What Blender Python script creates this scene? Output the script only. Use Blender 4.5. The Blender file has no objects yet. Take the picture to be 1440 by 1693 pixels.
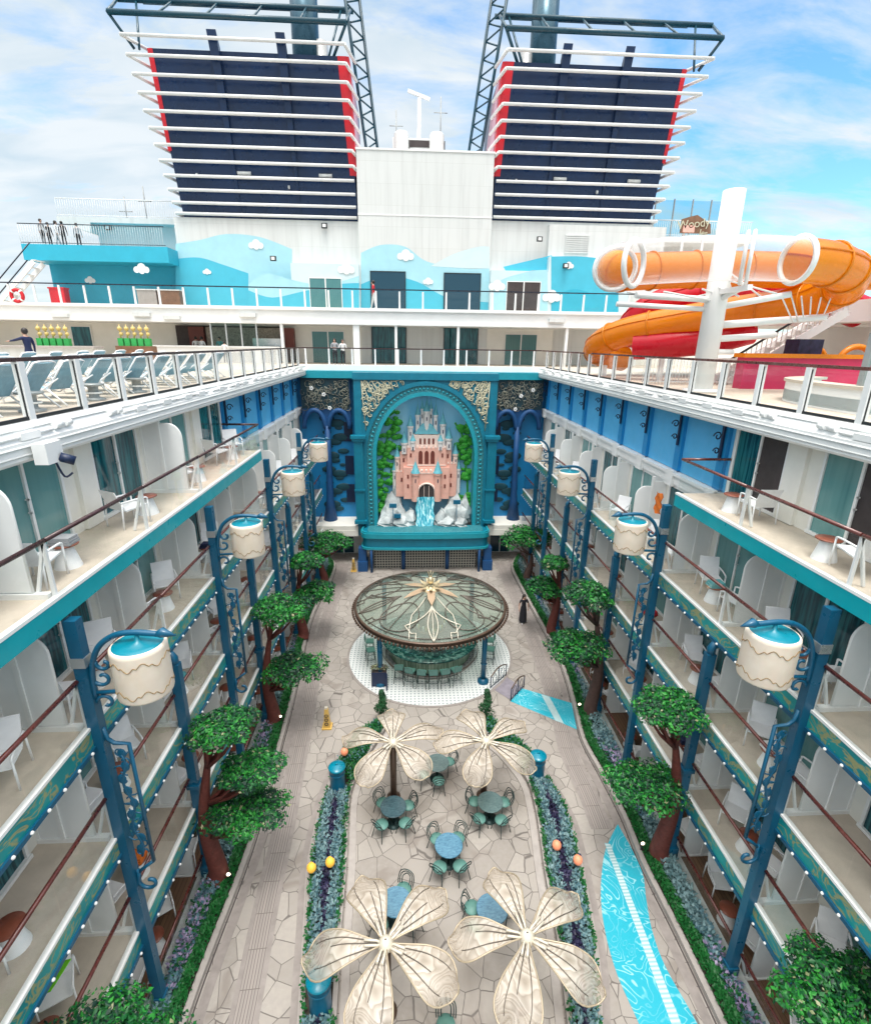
import bpy, math, random
from math import sin, cos, pi, radians
from mathutils import Vector, Matrix
random.seed(7)
S = bpy.context.scene
COL = S.collection
# ------------------------------------------------------------------ camera, sky, sun, exposure
F, PITCH, YAW, ROLL, CX, CH = 848.476, 0.31690, 0.05612, 0.01349, -1.0757, 15.2434
fw = Vector((sin(YAW)*cos(PITCH), cos(YAW)*cos(PITCH), -sin(PITCH)))
rt0 = Vector((cos(YAW), -sin(YAW), 0)); up0 = rt0.cross(fw)
RT = cos(ROLL)*rt0 + sin(ROLL)*up0; UP = -sin(ROLL)*rt0 + cos(ROLL)*up0
cam = bpy.data.cameras.new('camera'); camo = bpy.data.objects.new('camera', cam); COL.objects.link(camo)
cam.sensor_fit = 'VERTICAL'; cam.sensor_height = 36; cam.lens = F/1693*36
cam.clip_start = 0.05; cam.clip_end = 9000
m = Matrix((RT, UP, -fw)).transposed().to_4x4(); m.translation = Vector((CX, 0, CH)); camo.matrix_world = m
S.camera = camo
def at(px, py, ax, val):                       # photo pixel -> point on the plane ax = val
    d = fw + RT*((px-720)/F) - UP*((py-846.5)/F)
    i = 'XYZ'.index(ax); o = Vector((CX, 0, CH)); return o + d*((val-o[i])/d[i])
SUN_EL, SUN_AZ = radians(74), radians(184)     # azimuth clockwise from +Y
W = bpy.data.worlds.new('World'); S.world = W; W.use_nodes = True
nt = W.node_tree; nt.nodes.clear()
def N(t, **k):
    n = nt.nodes.new(t)
    for a, b in k.items(): setattr(n, a, b)
    return n
L = lambda a, b: nt.links.new(a, b)
out = N('ShaderNodeOutputWorld'); bg = N('ShaderNodeBackground'); bg.inputs[1].default_value = 0.115
sky = N('ShaderNodeTexSky', sky_type='NISHITA', sun_disc=False, sun_elevation=SUN_EL, sun_rotation=SUN_AZ)
sky.air_density = 1.0; sky.dust_density = 0.4; sky.ozone_density = 2.5
tc = N('ShaderNodeTexCoord'); sep = N('ShaderNodeSeparateXYZ'); L(tc.outputs['Generated'], sep.inputs[0])
def mth(op, a, b=None, c=None):
    n = N('ShaderNodeMath', operation=op)
    for i, v in enumerate((a, b, c)):
        if v is None: continue
        if isinstance(v, (int, float)): n.inputs[i].default_value = v
        else: L(v, n.inputs[i])
    return n.outputs[0]
den = mth('ADD', mth('MAXIMUM', sep.outputs[2], 0.0), 0.22)
cmb = N('ShaderNodeCombineXYZ'); L(mth('DIVIDE', sep.outputs[0], den), cmb.inputs[0]); L(mth('DIVIDE', sep.outputs[1], den), cmb.inputs[1])
mp = N('ShaderNodeMapping'); mp.inputs['Rotation'].default_value = (0, 0, radians(-28)); mp.inputs['Scale'].default_value = (1.0, 2.1, 1); L(cmb.outputs[0], mp.inputs[0])
n1 = N('ShaderNodeTexNoise'); n1.inputs['Scale'].default_value = 2.2; n1.inputs['Detail'].default_value = 9; n1.inputs['Roughness'].default_value = 0.62; n1.inputs['Distortion'].default_value = 0.35; L(mp.outputs[0], n1.inputs['Vector'])
n2 = N('ShaderNodeTexNoise'); n2.inputs['Scale'].default_value = 0.9; n2.inputs['Detail'].default_value = 2; L(mp.outputs[0], n2.inputs['Vector'])
side = mth('MULTIPLY', mth('ADD', 0.035, mth('MULTIPLY', sep.outputs[0], -0.20)), mth('MINIMUM', 1.0, mth('MULTIPLY', mth('MAXIMUM', sep.outputs[1], 0.0), 1.6)))                        # more cloud to the left, bluer to the right
lowc = mth('MULTIPLY', mth('SUBTRACT', 0.5, sep.outputs[2]), 0.22)
val = mth('ADD', mth('ADD', mth('MULTIPLY', n1.outputs[0], 0.75), mth('MULTIPLY', n2.outputs[0], 0.35)), mth('ADD', side, lowc))
rmp = N('ShaderNodeValToRGB'); rmp.color_ramp.elements[0].position = 0.44; rmp.color_ramp.elements[1].position = 0.66
L(val, rmp.inputs[0])
# cloud brightness: unseen clouds overhead made far brighter than ahead to fill the courtyard
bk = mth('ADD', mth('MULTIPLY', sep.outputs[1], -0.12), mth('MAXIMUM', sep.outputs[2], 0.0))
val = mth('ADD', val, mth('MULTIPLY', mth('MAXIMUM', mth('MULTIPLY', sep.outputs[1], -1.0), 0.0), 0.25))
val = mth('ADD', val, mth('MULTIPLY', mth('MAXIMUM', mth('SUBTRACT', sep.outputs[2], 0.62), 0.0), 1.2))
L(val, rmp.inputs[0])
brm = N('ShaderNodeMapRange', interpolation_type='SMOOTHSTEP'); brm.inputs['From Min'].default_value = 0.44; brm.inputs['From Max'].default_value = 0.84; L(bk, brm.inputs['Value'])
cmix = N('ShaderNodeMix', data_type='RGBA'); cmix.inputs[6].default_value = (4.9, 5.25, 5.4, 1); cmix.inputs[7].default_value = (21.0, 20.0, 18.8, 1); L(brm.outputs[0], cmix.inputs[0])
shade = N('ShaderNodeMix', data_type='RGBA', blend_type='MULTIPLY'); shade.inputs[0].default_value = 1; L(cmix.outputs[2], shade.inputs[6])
shr = N('ShaderNodeValToRGB'); shr.color_ramp.elements[0].position = 0.3; shr.color_ramp.elements[0].color = (.80, .87, .92, 1); shr.color_ramp.elements[1].position = 0.62; shr.color_ramp.elements[1].color = (1.05, 1.03, 1.02, 1)
n3 = N('ShaderNodeTexNoise'); n3.inputs['Scale'].default_value = 3.4; n3.inputs['Detail'].default_value = 6; n3.inputs['Distortion'].default_value = 0.5; L(mp.outputs[0], n3.inputs['Vector']); L(n3.outputs[0], shr.inputs[0]); L(shr.outputs[0], shade.inputs[7])
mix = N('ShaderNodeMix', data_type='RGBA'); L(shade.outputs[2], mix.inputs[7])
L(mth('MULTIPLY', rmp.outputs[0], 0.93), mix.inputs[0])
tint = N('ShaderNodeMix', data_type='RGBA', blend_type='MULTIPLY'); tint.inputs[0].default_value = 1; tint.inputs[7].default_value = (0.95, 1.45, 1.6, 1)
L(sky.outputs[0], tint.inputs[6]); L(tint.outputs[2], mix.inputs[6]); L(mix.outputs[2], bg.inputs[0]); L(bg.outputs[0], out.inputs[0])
sun = bpy.data.lights.new('sun', 'SUN'); sun.energy = 1.9; sun.angle = radians(18); sun.color = (1, 0.96, 0.9)
suno = bpy.data.objects.new('sun', sun); COL.objects.link(suno)
sd = Vector((sin(SUN_AZ)*cos(SUN_EL), cos(SUN_AZ)*cos(SUN_EL), sin(SUN_EL)))
suno.rotation_euler = sd.to_track_quat('Z', 'Y').to_euler(); suno.location = (0, -10, 60)
S.view_settings.view_transform = 'Standard'; S.view_settings.look = 'None'; S.view_settings.exposure = 0.62; S.view_settings.gamma = 1
S.cycles.transparent_max_bounces = 32; S.cycles.max_bounces = 8; S.cycles.diffuse_bounces = 6
# ------------------------------------------------------------------ helpers
BASE = {}
class MB:
    def __init__(s): s.v = []; s.f = []; s.m = []; s.sm = []
    def add(s, vs, fs, m=0, smooth=False):
        b = len(s.v); s.v += [tuple(v) for v in vs]
        for f in fs: s.f.append([b+i for i in f]); s.m.append(m); s.sm.append(smooth)
        return s
    def box(s, x0, y0, z0, x1, y1, z1, m=0):
        x0, x1 = sorted((x0, x1)); y0, y1 = sorted((y0, y1)); z0, z1 = sorted((z0, z1))
        v = [(x0,y0,z0),(x1,y0,z0),(x1,y1,z0),(x0,y1,z0),(x0,y0,z1),(x1,y0,z1),(x1,y1,z1),(x0,y1,z1)]
        return s.add(v, [(0,3,2,1),(4,5,6,7),(0,1,5,4),(1,2,6,5),(2,3,7,6),(3,0,4,7)], m)
    def bar(s, p, q, w, h=None, m=0, upv=(0,0,1)):       # rectangular bar from p to q
        h = h or w; p, q = Vector(p), Vector(q); d = (q-p).normalized(); u = Vector(upv)
        if abs(d.dot(u)) > .98: u = Vector((0,1,0)) if abs(d.y) < .9 else Vector((1,0,0))
        a = d.cross(u).normalized()*(w/2); b = a.cross(d).normalized()*(h/2)
        v = [p-a-b, p+a-b, p+a+b, p-a+b, q-a-b, q+a-b, q+a+b, q-a+b]
        return s.add(v, [(0,1,2,3),(7,6,5,4),(0,4,5,1),(1,5,6,2),(2,6,7,3),(3,7,4,0)], m)
    def tube(s, pts, r, n=8, m=0, closed=False, caps=True):
        pts = [Vector(p) for p in pts]; k = len(pts); vs = []; fs = []
        rs = r if isinstance(r, (list, tuple)) else [r]*k
        u = None
        for i, p in enumerate(pts):
            if closed: d = pts[(i+1) % k]-pts[i-1]
            else: d = pts[min(i+1, k-1)]-pts[max(i-1, 0)]
            d.normalize()
            if u is None:
                u = d.orthogonal().normalized()
            u = (u-d*u.dot(d)); u = u.normalized() if u.length > 1e-6 else d.orthogonal().normalized()
            w = d.cross(u)
            for j in range(n):
                a = 2*pi*j/n; vs.append(p+(u*cos(a)+w*sin(a))*rs[i])
        for i in range(k if closed else k-1):
            for j in range(n):
                fs.append((i*n+j, i*n+(j+1) % n, ((i+1) % k)*n+(j+1) % n, ((i+1) % k)*n+j))
        s.add(vs, fs, m, True)
        if caps and not closed:
            b = len(s.v)-k*n
            s.f.append([b+j for j in reversed(range(n))]); s.f.append([b+(k-1)*n+j for j in range(n)]); s.m += [m, m]; s.sm += [False, False]
        return s
    def lathe(s, prof, n=20, c=(0,0,0), m=0, smooth=True, a0=0, a1=2*pi):
        full = abs(a1-a0-2*pi) < 1e-6; k = n if full else n+1; vs = []
        for r, z in prof:
            for j in range(k):
                a = a0+(a1-a0)*j/n; vs.append((c[0]+r*cos(a), c[1]+r*sin(a), c[2]+z))
        fs = []
        for i in range(len(prof)-1):
            for j in range(n):
                j2 = (j+1) % k; fs.append((i*k+j, i*k+j2, (i+1)*k+j2, (i+1)*k+j))
        return s.add(vs, fs, m, smooth)
    def prism(s, poly, d, m=0):                        # poly: 3-D planar polygon, d: extrusion vector
        n = len(poly); d = Vector(d); vs = [Vector(p) for p in poly]+[Vector(p)+d for p in poly]
        return s.add(vs, [list(reversed(range(n))), list(range(n, 2*n))]+[(i, (i+1) % n, n+(i+1) % n, n+i) for i in range(n)], m)
    def ball(s, c, r, m=0, n=8, sc=(1,1,1)):
        return s._ball(c, r, m, n, sc)
    def _ball(s, c, r, m, n, sc=(1,1,1)):
        vs = []; fs = []; k = n*2
        for i in range(n+1):
            for j in range(k):
                vs.append((c[0]+sc[0]*r*sin(pi*i/n)*cos(2*pi*j/k), c[1]+sc[1]*r*sin(pi*i/n)*sin(2*pi*j/k), c[2]-sc[2]*r*cos(pi*i/n)))
        for i in range(n):
            for j in range(k): fs.append((i*k+j, i*k+(j+1) % k, (i+1)*k+(j+1) % k, (i+1)*k+j))
        return s.add(vs, fs, m, True)
    def build(s, name, mats, parent=None, world=True):
        me = bpy.data.meshes.new(name)
        off = BASE.get(parent.name, Vector()) if (parent and world) else Vector()
        me.from_pydata([(v[0]-off.x, v[1]-off.y, v[2]-off.z) for v in s.v], [], s.f)
        if not isinstance(mats, (list, tuple)): mats = [mats]
        for x in mats: me.materials.append(x)
        me.polygons.foreach_set('material_index', s.m); me.polygons.foreach_set('use_smooth', s.sm); me.update()
        o = bpy.data.objects.new(name, me); COL.objects.link(o)
        if parent: o.parent = parent; BASE[o.name] = off
        return o
def tag(o, label=None, cat=None, group=None, kind=None):
    if label: o['label'] = label
    if cat: o['category'] = cat
    if group: o['group'] = group
    if kind: o['kind'] = kind
    return o
def thing(name, label, cat, loc=(0,0,0), group=None, rz=0):
    o = bpy.data.objects.new(name, None); COL.objects.link(o); o.location = loc; o.rotation_euler.z = rz
    o.empty_display_size = .2; BASE[o.name] = Vector(loc)
    return tag(o, label, cat, group)
KIDS = {}
def kids(o):
    return [c for c in COL.objects if c.parent == o]
def dup(root, loc, rz=0, label=None, group=None, tree=None, scale=None):
    r = root.copy(); COL.objects.link(r); r.location = loc; r.rotation_euler.z = rz
    if scale: r.scale = scale
    if label: r['label'] = label
    if group: r['group'] = group
    for ch, gs in tree:
        c = ch.copy(); COL.objects.link(c); c.parent = r
        for g in gs:
            d = g.copy(); COL.objects.link(d); d.parent = c
    return r
def tree_of(root):
    al = [o for o in COL.objects]
    return [(c, [g for g in al if g.parent == c]) for c in al if c.parent == root]
ORD = ['first', 'second', 'third', 'fourth', 'fifth', 'sixth', 'seventh', 'eighth', 'ninth', 'tenth', 'eleventh', 'twelfth', 'thirteenth', 'fourteenth', 'fifteenth', 'sixteenth', 'seventeenth', 'eighteenth']
# ------------------------------------------------------------------ materials
class MT:
    def __init__(s, name):
        s.m = bpy.data.materials.new(name); s.m.use_nodes = True; s.t = s.m.node_tree; s.t.nodes.clear()
        s.out = s.n('ShaderNodeOutputMaterial'); s.p = s.n('ShaderNodeBsdfPrincipled'); s.l(s.p.outputs[0], s.out.inputs[0])
        s.co = s.n('ShaderNodeTexCoord')
    def n(s, t, **k):
        x = s.t.nodes.new(t)
        for a, b in k.items(): setattr(x, a, b)
        return x
    def l(s, a, b): s.t.links.new(a, b)
    def set(s, sock, v):
        if isinstance(v, (int, float, tuple)): sock.default_value = v
        else: s.l(v, sock)
    def math(s, op, a, b=None, c=None):
        x = s.n('ShaderNodeMath', operation=op)
        for i, v in enumerate((a, b, c)):
            if v is not None: s.set(x.inputs[i], v)
        return x.outputs[0]
    def vec(s, scale=(1,1,1), loc=(0,0,0), rot=(0,0,0), src='Object'):
        x = s.n('ShaderNodeMapping'); x.inputs['Scale'].default_value = scale; x.inputs['Location'].default_value = loc; x.inputs['Rotation'].default_value = rot
        s.l(s.co.outputs[src], x.inputs[0]); return x.outputs[0]
    def noise(s, v, scale, det=3, dist=0, rough=.5):
        x = s.n('ShaderNodeTexNoise'); x.inputs['Scale'].default_value = scale; x.inputs['Detail'].default_value = det; x.inputs['Distortion'].default_value = dist; x.inputs['Roughness'].default_value = rough
        s.l(v, x.inputs['Vector']); return x.outputs[0]
    def ramp(s, f, stops, const=False):
        x = s.n('ShaderNodeValToRGB'); e = x.color_ramp.elements
        if const: x.color_ramp.interpolation = 'CONSTANT'
        while len(e) < len(stops): e.new(.5)
        for k, (p, c) in enumerate(stops):
            e[k].position = p; e[k].color = (c, c, c, 1) if isinstance(c, (int, float)) else tuple(c)+(1,)
        s.l(f, x.inputs[0]); return x.outputs[0]
    def mix(s, f, a, b, bt='MIX'):
        x = s.n('ShaderNodeMix', data_type='RGBA', blend_type=bt); s.set(x.inputs[0], f)
        for k, v in ((6, a), (7, b)): s.set(x.inputs[k], tuple(v)+(1,) if isinstance(v, (tuple, list)) and len(v) == 3 else v)
        return x.outputs[2]
    def base(s, c): s.set(s.p.inputs['Base Color'], tuple(c)+(1,) if isinstance(c, (tuple, list)) else c); return s
    def bump(s, h, st=.3, d=.01):
        b = s.n('ShaderNodeBump'); b.inputs['Strength'].default_value = st; b.inputs['Distance'].default_value = d
        s.l(h, b.inputs['Height']); s.l(b.outputs[0], s.p.inputs['Normal']); return s
def P(name, col, rough=.5, metal=0, var=.12, vs=1.3, bump=0, bs=40, coat=0):
    t = MT(name); v = t.vec(); nz = t.noise(v, vs, 5, .3, .6)
    dk = tuple(c*(1-var) for c in col); lt = tuple(min(1, c*(1+var*.5)) for c in col)
    t.base(t.ramp(nz, [(.3, dk), (.7, lt)])); t.p.inputs['Metallic'].default_value = metal
    t.l(t.ramp(t.noise(v, vs*3, 3), [(.3, max(0, rough-.08)), (.7, min(1, rough+.1))]), t.p.inputs['Roughness'])
    if coat: t.p.inputs['Coat Weight'].default_value = coat
    if bump: t.bump(t.noise(v, bs, 4), bump, .01)
    return t.m
def glass(name, tint=(.985, .995, .99), refl=.9, ior=1.5):
    t = MT(name); t.t.nodes.remove(t.p)
    a = t.n('ShaderNodeBsdfTransparent'); a.inputs[0].default_value = tint+(1,); g = t.n('ShaderNodeBsdfGlossy'); g.inputs['Roughness'].default_value = .03; g.inputs[0].default_value = (refl, refl, refl, 1)
    lw = t.n('ShaderNodeLayerWeight'); lw.inputs[0].default_value = .5; mx = t.n('ShaderNodeMixShader')
    f = t.math('ADD', .015, t.math('MULTIPLY', t.math('POWER', lw.outputs['Facing'], 4.), .55*refl))
    t.l(f, mx.inputs[0]); t.l(a.outputs[0], mx.inputs[1]); t.l(g.outputs[0], mx.inputs[2]); t.l(mx.outputs[0], t.out.inputs[0]); return t.m
M = {}
M['white'] = P('white_paint', (.80, .81, .80), .42, var=.07, vs=.7)
M['hull'] = P('hull_paint', (.63, .65, .64), .5, var=.06, vs=.25)
def hullm(name, col):
    t = MT(name); v = t.vec(rot=(pi/2, 0, 0)); b = t.n('ShaderNodeTexBrick'); b.inputs['Scale'].default_value = 1; b.inputs['Brick Width'].default_value = 2.9; b.inputs['Row Height'].default_value = 1.35; b.inputs['Mortar Size'].default_value = .012; b.inputs['Mortar Smooth'].default_value = .5
    b.inputs['Color1'].default_value = (1, 1, 1, 1); b.inputs['Color2'].default_value = (.965, .97, .965, 1); b.inputs['Mortar'].default_value = (.84, .84, .82, 1); t.l(v, b.inputs['Vector'])
    stk = t.ramp(t.noise(t.vec((2.2, 2.2, .12)), 1.5, 4), [(.45, 1.), (.75, .88)]); t.base(t.mix(1., t.mix(1., tuple(col), b.outputs[0], 'MULTIPLY'), stk, 'MULTIPLY')); t.p.inputs['Roughness'].default_value = .5; t.bump(b.outputs['Fac'], .15, .01); return t.m
M['hull'] = hullm('hull_plating', (.66, .68, .67))
M['cream'] = P('cream_panel', (.78, .77, .71), .5, var=.06)
M['chairwhite'] = P('chair_white', (.82, .83, .84), .5, var=.05, vs=6)
M['divider'] = P('divider_panel', (.78, .80, .80), .45, var=.05)
M['deck'] = P('beige_decking', (.53, .46, .38), .7, var=.14, vs=2.2, bump=.1)
M['teal'] = P('teal_band', (.0, .34, .40), .35, var=.12)
M['portal'] = P('portal_teal', (.003, .17, .26), .38, var=.16, vs=1.8)
M['portal_light'] = P('portal_light_teal', (.012, .29, .37), .38, var=.12, vs=2)
M['portal_dark'] = P('portal_dark_blue', (.005, .065, .20), .6, var=.2, vs=1.5)
M['post'] = P('post_blue', (.004, .085, .165), .34, var=.15, vs=1.2)
M['cap'] = P('lamp_cap_teal', (.0, .20, .28), .35, var=.1, vs=4)
M['blueA'] = P('sky_blue_panel', (.085, .42, .74), .45, var=.07)
M['blueB'] = P('mid_blue_pilaster', (.01, .23, .52), .42, var=.08)
M['ink'] = P('ink_iron', (.006, .018, .06), .4)
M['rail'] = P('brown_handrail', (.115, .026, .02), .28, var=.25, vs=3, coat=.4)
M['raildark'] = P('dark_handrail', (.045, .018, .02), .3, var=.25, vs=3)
M['navyrail'] = P('navy_handrail', (.01, .015, .03), .3)
M['black'] = P('black_gasket', (.015, .018, .02), .5)
M['grey'] = P('grey_metal', (.32, .34, .34), .4, .3)
M['steel'] = P('brushed_steel', (.55, .57, .57), .32, .8)
M['glass'] = glass('clear_glass'); M['glasstint'] = glass('tinted_glass', (.78, .88, .86)); t = MT('green_roof_glass'); t.p.inputs['Roughness'].default_value = .12; t.base(t.ramp(t.noise(t.vec(), 1.1, 3), [(.35, (.17, .22, .18)), (.65, (.26, .30, .26))])); ta = t.n('ShaderNodeBsdfTransparent'); ta.inputs[0].default_value = (.70, .82, .74, 1); mx = t.n('ShaderNodeMixShader'); mx.inputs[0].default_value = .45; t.l(ta.outputs[0], mx.inputs[1]); t.l(t.p.outputs[0], mx.inputs[2]); t.l(mx.outputs[0], t.out.inputs[0]); M['glassgreen'] = t.m
t = MT('window_glass'); t.base(t.mix(t.ramp(t.noise(t.vec((3, 5, .35)), 2.5, 2), [(.42, 0.), (.6, 1.)]), (.004, .05, .065), (.02, .14, .16))); t.p.inputs['Roughness'].default_value = .06; M['window'] = t.m
t = MT('curtain_glass'); w = t.n('ShaderNodeTexWave'); w.inputs['Scale'].default_value = 4; w.inputs['Distortion'].default_value = 2; t.l(t.vec((1, 1, .05)), w.inputs['Vector'])
t.base(t.mix(w.outputs[0], (.015, .12, .14), (.13, .30, .30))); t.p.inputs['Roughness'].default_value = .12; M['curtain'] = t.m
t = MT('deep_window'); t.base((.012, .055, .09)); t.p.inputs['Roughness'].default_value = .08; M['bluewin'] = t.m
M['redtop'] = P('red_brown_top', (.24, .07, .04), .35, var=.3, vs=4); M['wood'] = P('wood_brown', (.20, .10, .055), .5, var=.3, vs=3)
t = MT('plank_floor'); b = t.n('ShaderNodeTexBrick'); b.inputs['Scale'].default_value = 1; b.inputs['Brick Width'].default_value = 2.2; b.inputs['Row Height'].default_value = .12; b.inputs['Mortar Size'].default_value = .006
b.inputs['Color1'].default_value = (.20, .11, .06, 1); b.inputs['Color2'].default_value = (.14, .075, .042, 1); b.inputs['Mortar'].default_value = (.03, .02, .015, 1); t.l(t.vec((1, 1, 1), rot=(0, 0, pi/2)), b.inputs['Vector']); t.base(b.outputs[0]); t.p.inputs['Roughness'].default_value = .55; M['planks'] = t.m
t = MT('patterned_band'); v = t.vec((1, .55, 1)); s1 = t.noise(v, 2.6, 3, 1.8); s2 = t.noise(t.vec((1, 1, 1)), 1.1, 2)
g = t.ramp(s1, [(.455, 0.), (.485, 1.), (.515, 1.), (.55, 0.)]); t.base(t.mix(t.math('MULTIPLY', g, .75), t.ramp(s2, [(.35, (.0, .20, .22)), (.65, (.01, .31, .30))]), (.36, .30, .10))); t.p.inputs['Roughness'].default_value = .4; M['pattern'] = t.m
# ground
t = MT('flagstone'); v = t.vec(); vo = t.n('ShaderNodeTexVoronoi', feature='DISTANCE_TO_EDGE'); vo.inputs['Scale'].default_value = 1.75; vc = t.n('ShaderNodeTexVoronoi'); vc.inputs['Scale'].default_value = 1.75
wob = t.n('ShaderNodeMix', data_type='VECTOR'); wob.inputs[0].default_value = .03; nn = t.n('ShaderNodeTexNoise'); nn.inputs['Scale'].default_value = 3; t.l(v, nn.inputs['Vector']); t.l(v, wob.inputs[4]); t.l(nn.outputs['Color'], wob.inputs[5])
for x in (vo, vc): t.l(wob.outputs[1], x.inputs['Vector'])
sp = t.n('ShaderNodeSeparateColor'); t.l(vc.outputs['Color'], sp.inputs[0])
st = t.mix(sp.outputs[0], (.265, .24, .215), (.375, .345, .31)); st = t.mix(t.ramp(t.noise(v, 7, 6, .4, .65), [(.35, 0.), (.75, 1.)]), st, (.31, .285, .265))
st = t.mix(t.ramp(t.noise(v, .55, 4, 1), [(.56, 0.), (.64, .6)]), st, (.20, .17, .15))
jm = t.ramp(vo.outputs['Distance'], [(.008, 1.), (.02, 0.)]); t.base(t.mix(jm, st, (.13, .115, .105))); t.p.inputs['Roughness'].default_value = .75
t.bump(t.math('SUBTRACT', t.noise(v, 20, 4), t.math('MULTIPLY', jm, 2.)), .25, .012); M['stone'] = t.m
t = MT('paver_band'); b = t.n('ShaderNodeTexBrick'); b.inputs['Scale'].default_value = 1; b.inputs['Brick Width'].default_value = .9; b.inputs['Row Height'].default_value = .075; b.inputs['Mortar Size'].default_value = .01; b.offset = 0
b.inputs['Color1'].default_value = (.31, .275, .255, 1); b.inputs['Color2'].default_value = (.26, .235, .22, 1); b.inputs['Mortar'].default_value = (.14, .12, .11, 1); t.l(t.vec(src='UV'), b.inputs['Vector']); t.base(b.outputs[0]); t.p.inputs['Roughness'].default_value = .7; M['band'] = t.m
M['bandedge'] = P('band_edge', (.27, .24, .225), .7, var=.2, vs=3)
M['kerb'] = P('kerb_stone', (.36, .33, .31), .65, var=.14, vs=3, bump=.15)
M['slot'] = P('drain_slot', (.06, .05, .05), .6)
M['soil'] = P('soil', (.045, .035, .028), .95, var=.4, vs=6, bump=.6)
t = MT('mosaic_floor'); v = t.vec((5.6, 5.6, 5.6)); fr = t.n('ShaderNodeVectorMath', operation='FRACTION'); t.l(v, fr.inputs[0]); sb = t.n('ShaderNodeVectorMath', operation='SUBTRACT'); t.l(fr.outputs[0], sb.inputs[0]); sb.inputs[1].default_value = (.5, .5, 0)
sx = t.n('ShaderNodeSeparateXYZ'); t.l(sb.outputs[0], sx.inputs[0]); dd = t.math('SQRT', t.math('ADD', t.math('POWER', sx.outputs[0], 2.), t.math('POWER', sx.outputs[1], 2.)))
t.base(t.mix(t.math('LESS_THAN', dd, .23), (.62, .64, .64), (.22, .27, .29))); t.p.inputs['Roughness'].default_value = .35; M['mosaic'] = t.m
t = MT('aqua_inlay'); v = t.vec(); nz = t.noise(v, .62, 2, 2.0); fz = t.math('FRACT', t.math('MULTIPLY', nz, 13.)); ln = t.ramp(fz, [(.36, 0.), (.45, 1.), (.55, 1.), (.64, 0.)])
msk = t.ramp(t.noise(v, .9, 1), [(.42, .25), (.55, 1.)]); t.base(t.mix(t.math('MULTIPLY', ln, t.math('MULTIPLY', msk, .75)), (.018, .36, .47), (.36, .66, .70))); t.p.inputs['Roughness'].default_value = .4; M['aqua'] = t.m
M['drainstrip'] = P('drain_strip', (.40, .56, .58), .5, var=.1, vs=8)
t = MT('drain_grille'); w = t.n('ShaderNodeTexWave', bands_direction='Y'); w.inputs['Scale'].default_value = 3.2; t.l(t.vec(), w.inputs['Vector']); t.base(t.mix(w.outputs[0], (.24, .44, .48), (.52, .64, .65))); t.p.inputs['Roughness'].default_value = .5; M['grille'] = t.m
# plants
def leafm(name, a, b, hue=.0):
    t = MT(name); t.base(t.ramp(t.noise(t.vec(), 5, 3), [(.3, a), (.7, b)])); t.p.inputs['Roughness'].default_value = .5
    tr = t.n('ShaderNodeBsdfTranslucent'); tr.inputs[0].default_value = tuple(min(1, c*1.2) for c in b)+(1,); mx = t.n('ShaderNodeMixShader'); mx.inputs[0].default_value = .25
    t.l(t.p.outputs[0], mx.inputs[1]); t.l(tr.outputs[0], mx.inputs[2]); t.l(mx.outputs[0], t.out.inputs[0]); return t.m
M['leafA'] = leafm('leaf_bright', (.012, .19, .028), (.04, .33, .04)); M['leafB'] = leafm('leaf_mid', (.004, .085, .024), (.012, .16, .03)); M['leafC'] = leafm('leaf_dark', (.004, .03, .02), (.008, .06, .03)); M['leafP'] = leafm('leaf_pale', (.22, .26, .12), (.40, .40, .24))
M['grassA'] = leafm('box_edge', (.006, .10, .022), (.02, .19, .04)); M['silver'] = leafm('silver_leaf', (.10, .21, .23), (.25, .38, .40)); M['purple'] = leafm('purple_leaf', (.012, .012, .035), (.045, .04, .11)); M['lilac'] = leafm('lilac_flower', (.26, .20, .36), (.42, .36, .52)); M['bluegrey'] = leafm('blue_grey_leaf', (.05, .13, .17), (.12, .24, .28)); M['cypress'] = leafm('topiary_leaf', (.006, .06, .022), (.015, .11, .03))
M['bark'] = P('red_bark', (.13, .03, .022), .7, var=.4, vs=5, bump=.5, bs=14)
M['bark2'] = P('brown_bark', (.09, .05, .042), .75, var=.35, vs=5, bump=.5, bs=14)
# bar, canopies
M['bronze'] = P('bronze_rim', (.11, .07, .05), .35, .4, var=.25, vs=4)
M['gold'] = P('pale_gold', (.62, .52, .33), .35, .55, var=.1, vs=5)
M['ivory'] = P('ivory_metal', (.58, .54, .45), .35, .15, var=.08, vs=5)
M['petaledge'] = P('petal_edge', (.42, .35, .25), .4, .3, var=.1, vs=5); M['ribdark'] = P('roof_rib_dark', (.10, .085, .07), .4, .3); M['tan'] = P('tan_petal', (.40, .29, .19), .45, .2, var=.1, vs=4)
t = MT('bar_front'); w = t.n('ShaderNodeTexNoise'); w.inputs['Scale'].default_value = 3; t.l(t.vec((9, 9, .4)), w.inputs['Vector']); t.base(t.ramp(w.outputs[0], [(.35, (.05, .12, .08)), (.5, (.16, .26, .18)), (.65, (.34, .42, .32))])); t.p.inputs['Roughness'].default_value = .35; M['barfront'] = t.m
t = MT('green_marble'); t.base(t.ramp(t.noise(t.vec(), 2.2, 8, 2.2, .65), [(.38, (.006, .035, .035)), (.52, (.012, .09, .08)), (.6, (.16, .30, .27)), (.66, (.015, .08, .075))])); t.p.inputs['Roughness'].default_value = .15; M['marble'] = t.m
def tabletop(name, a, b):
    t = MT(name); t.base(t.ramp(t.noise(t.vec((1, 3, 1)), 5, 8, 1.5, .7), [(.35, a), (.65, b)])); t.p.inputs['Roughness'].default_value = .22; return t.m
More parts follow.
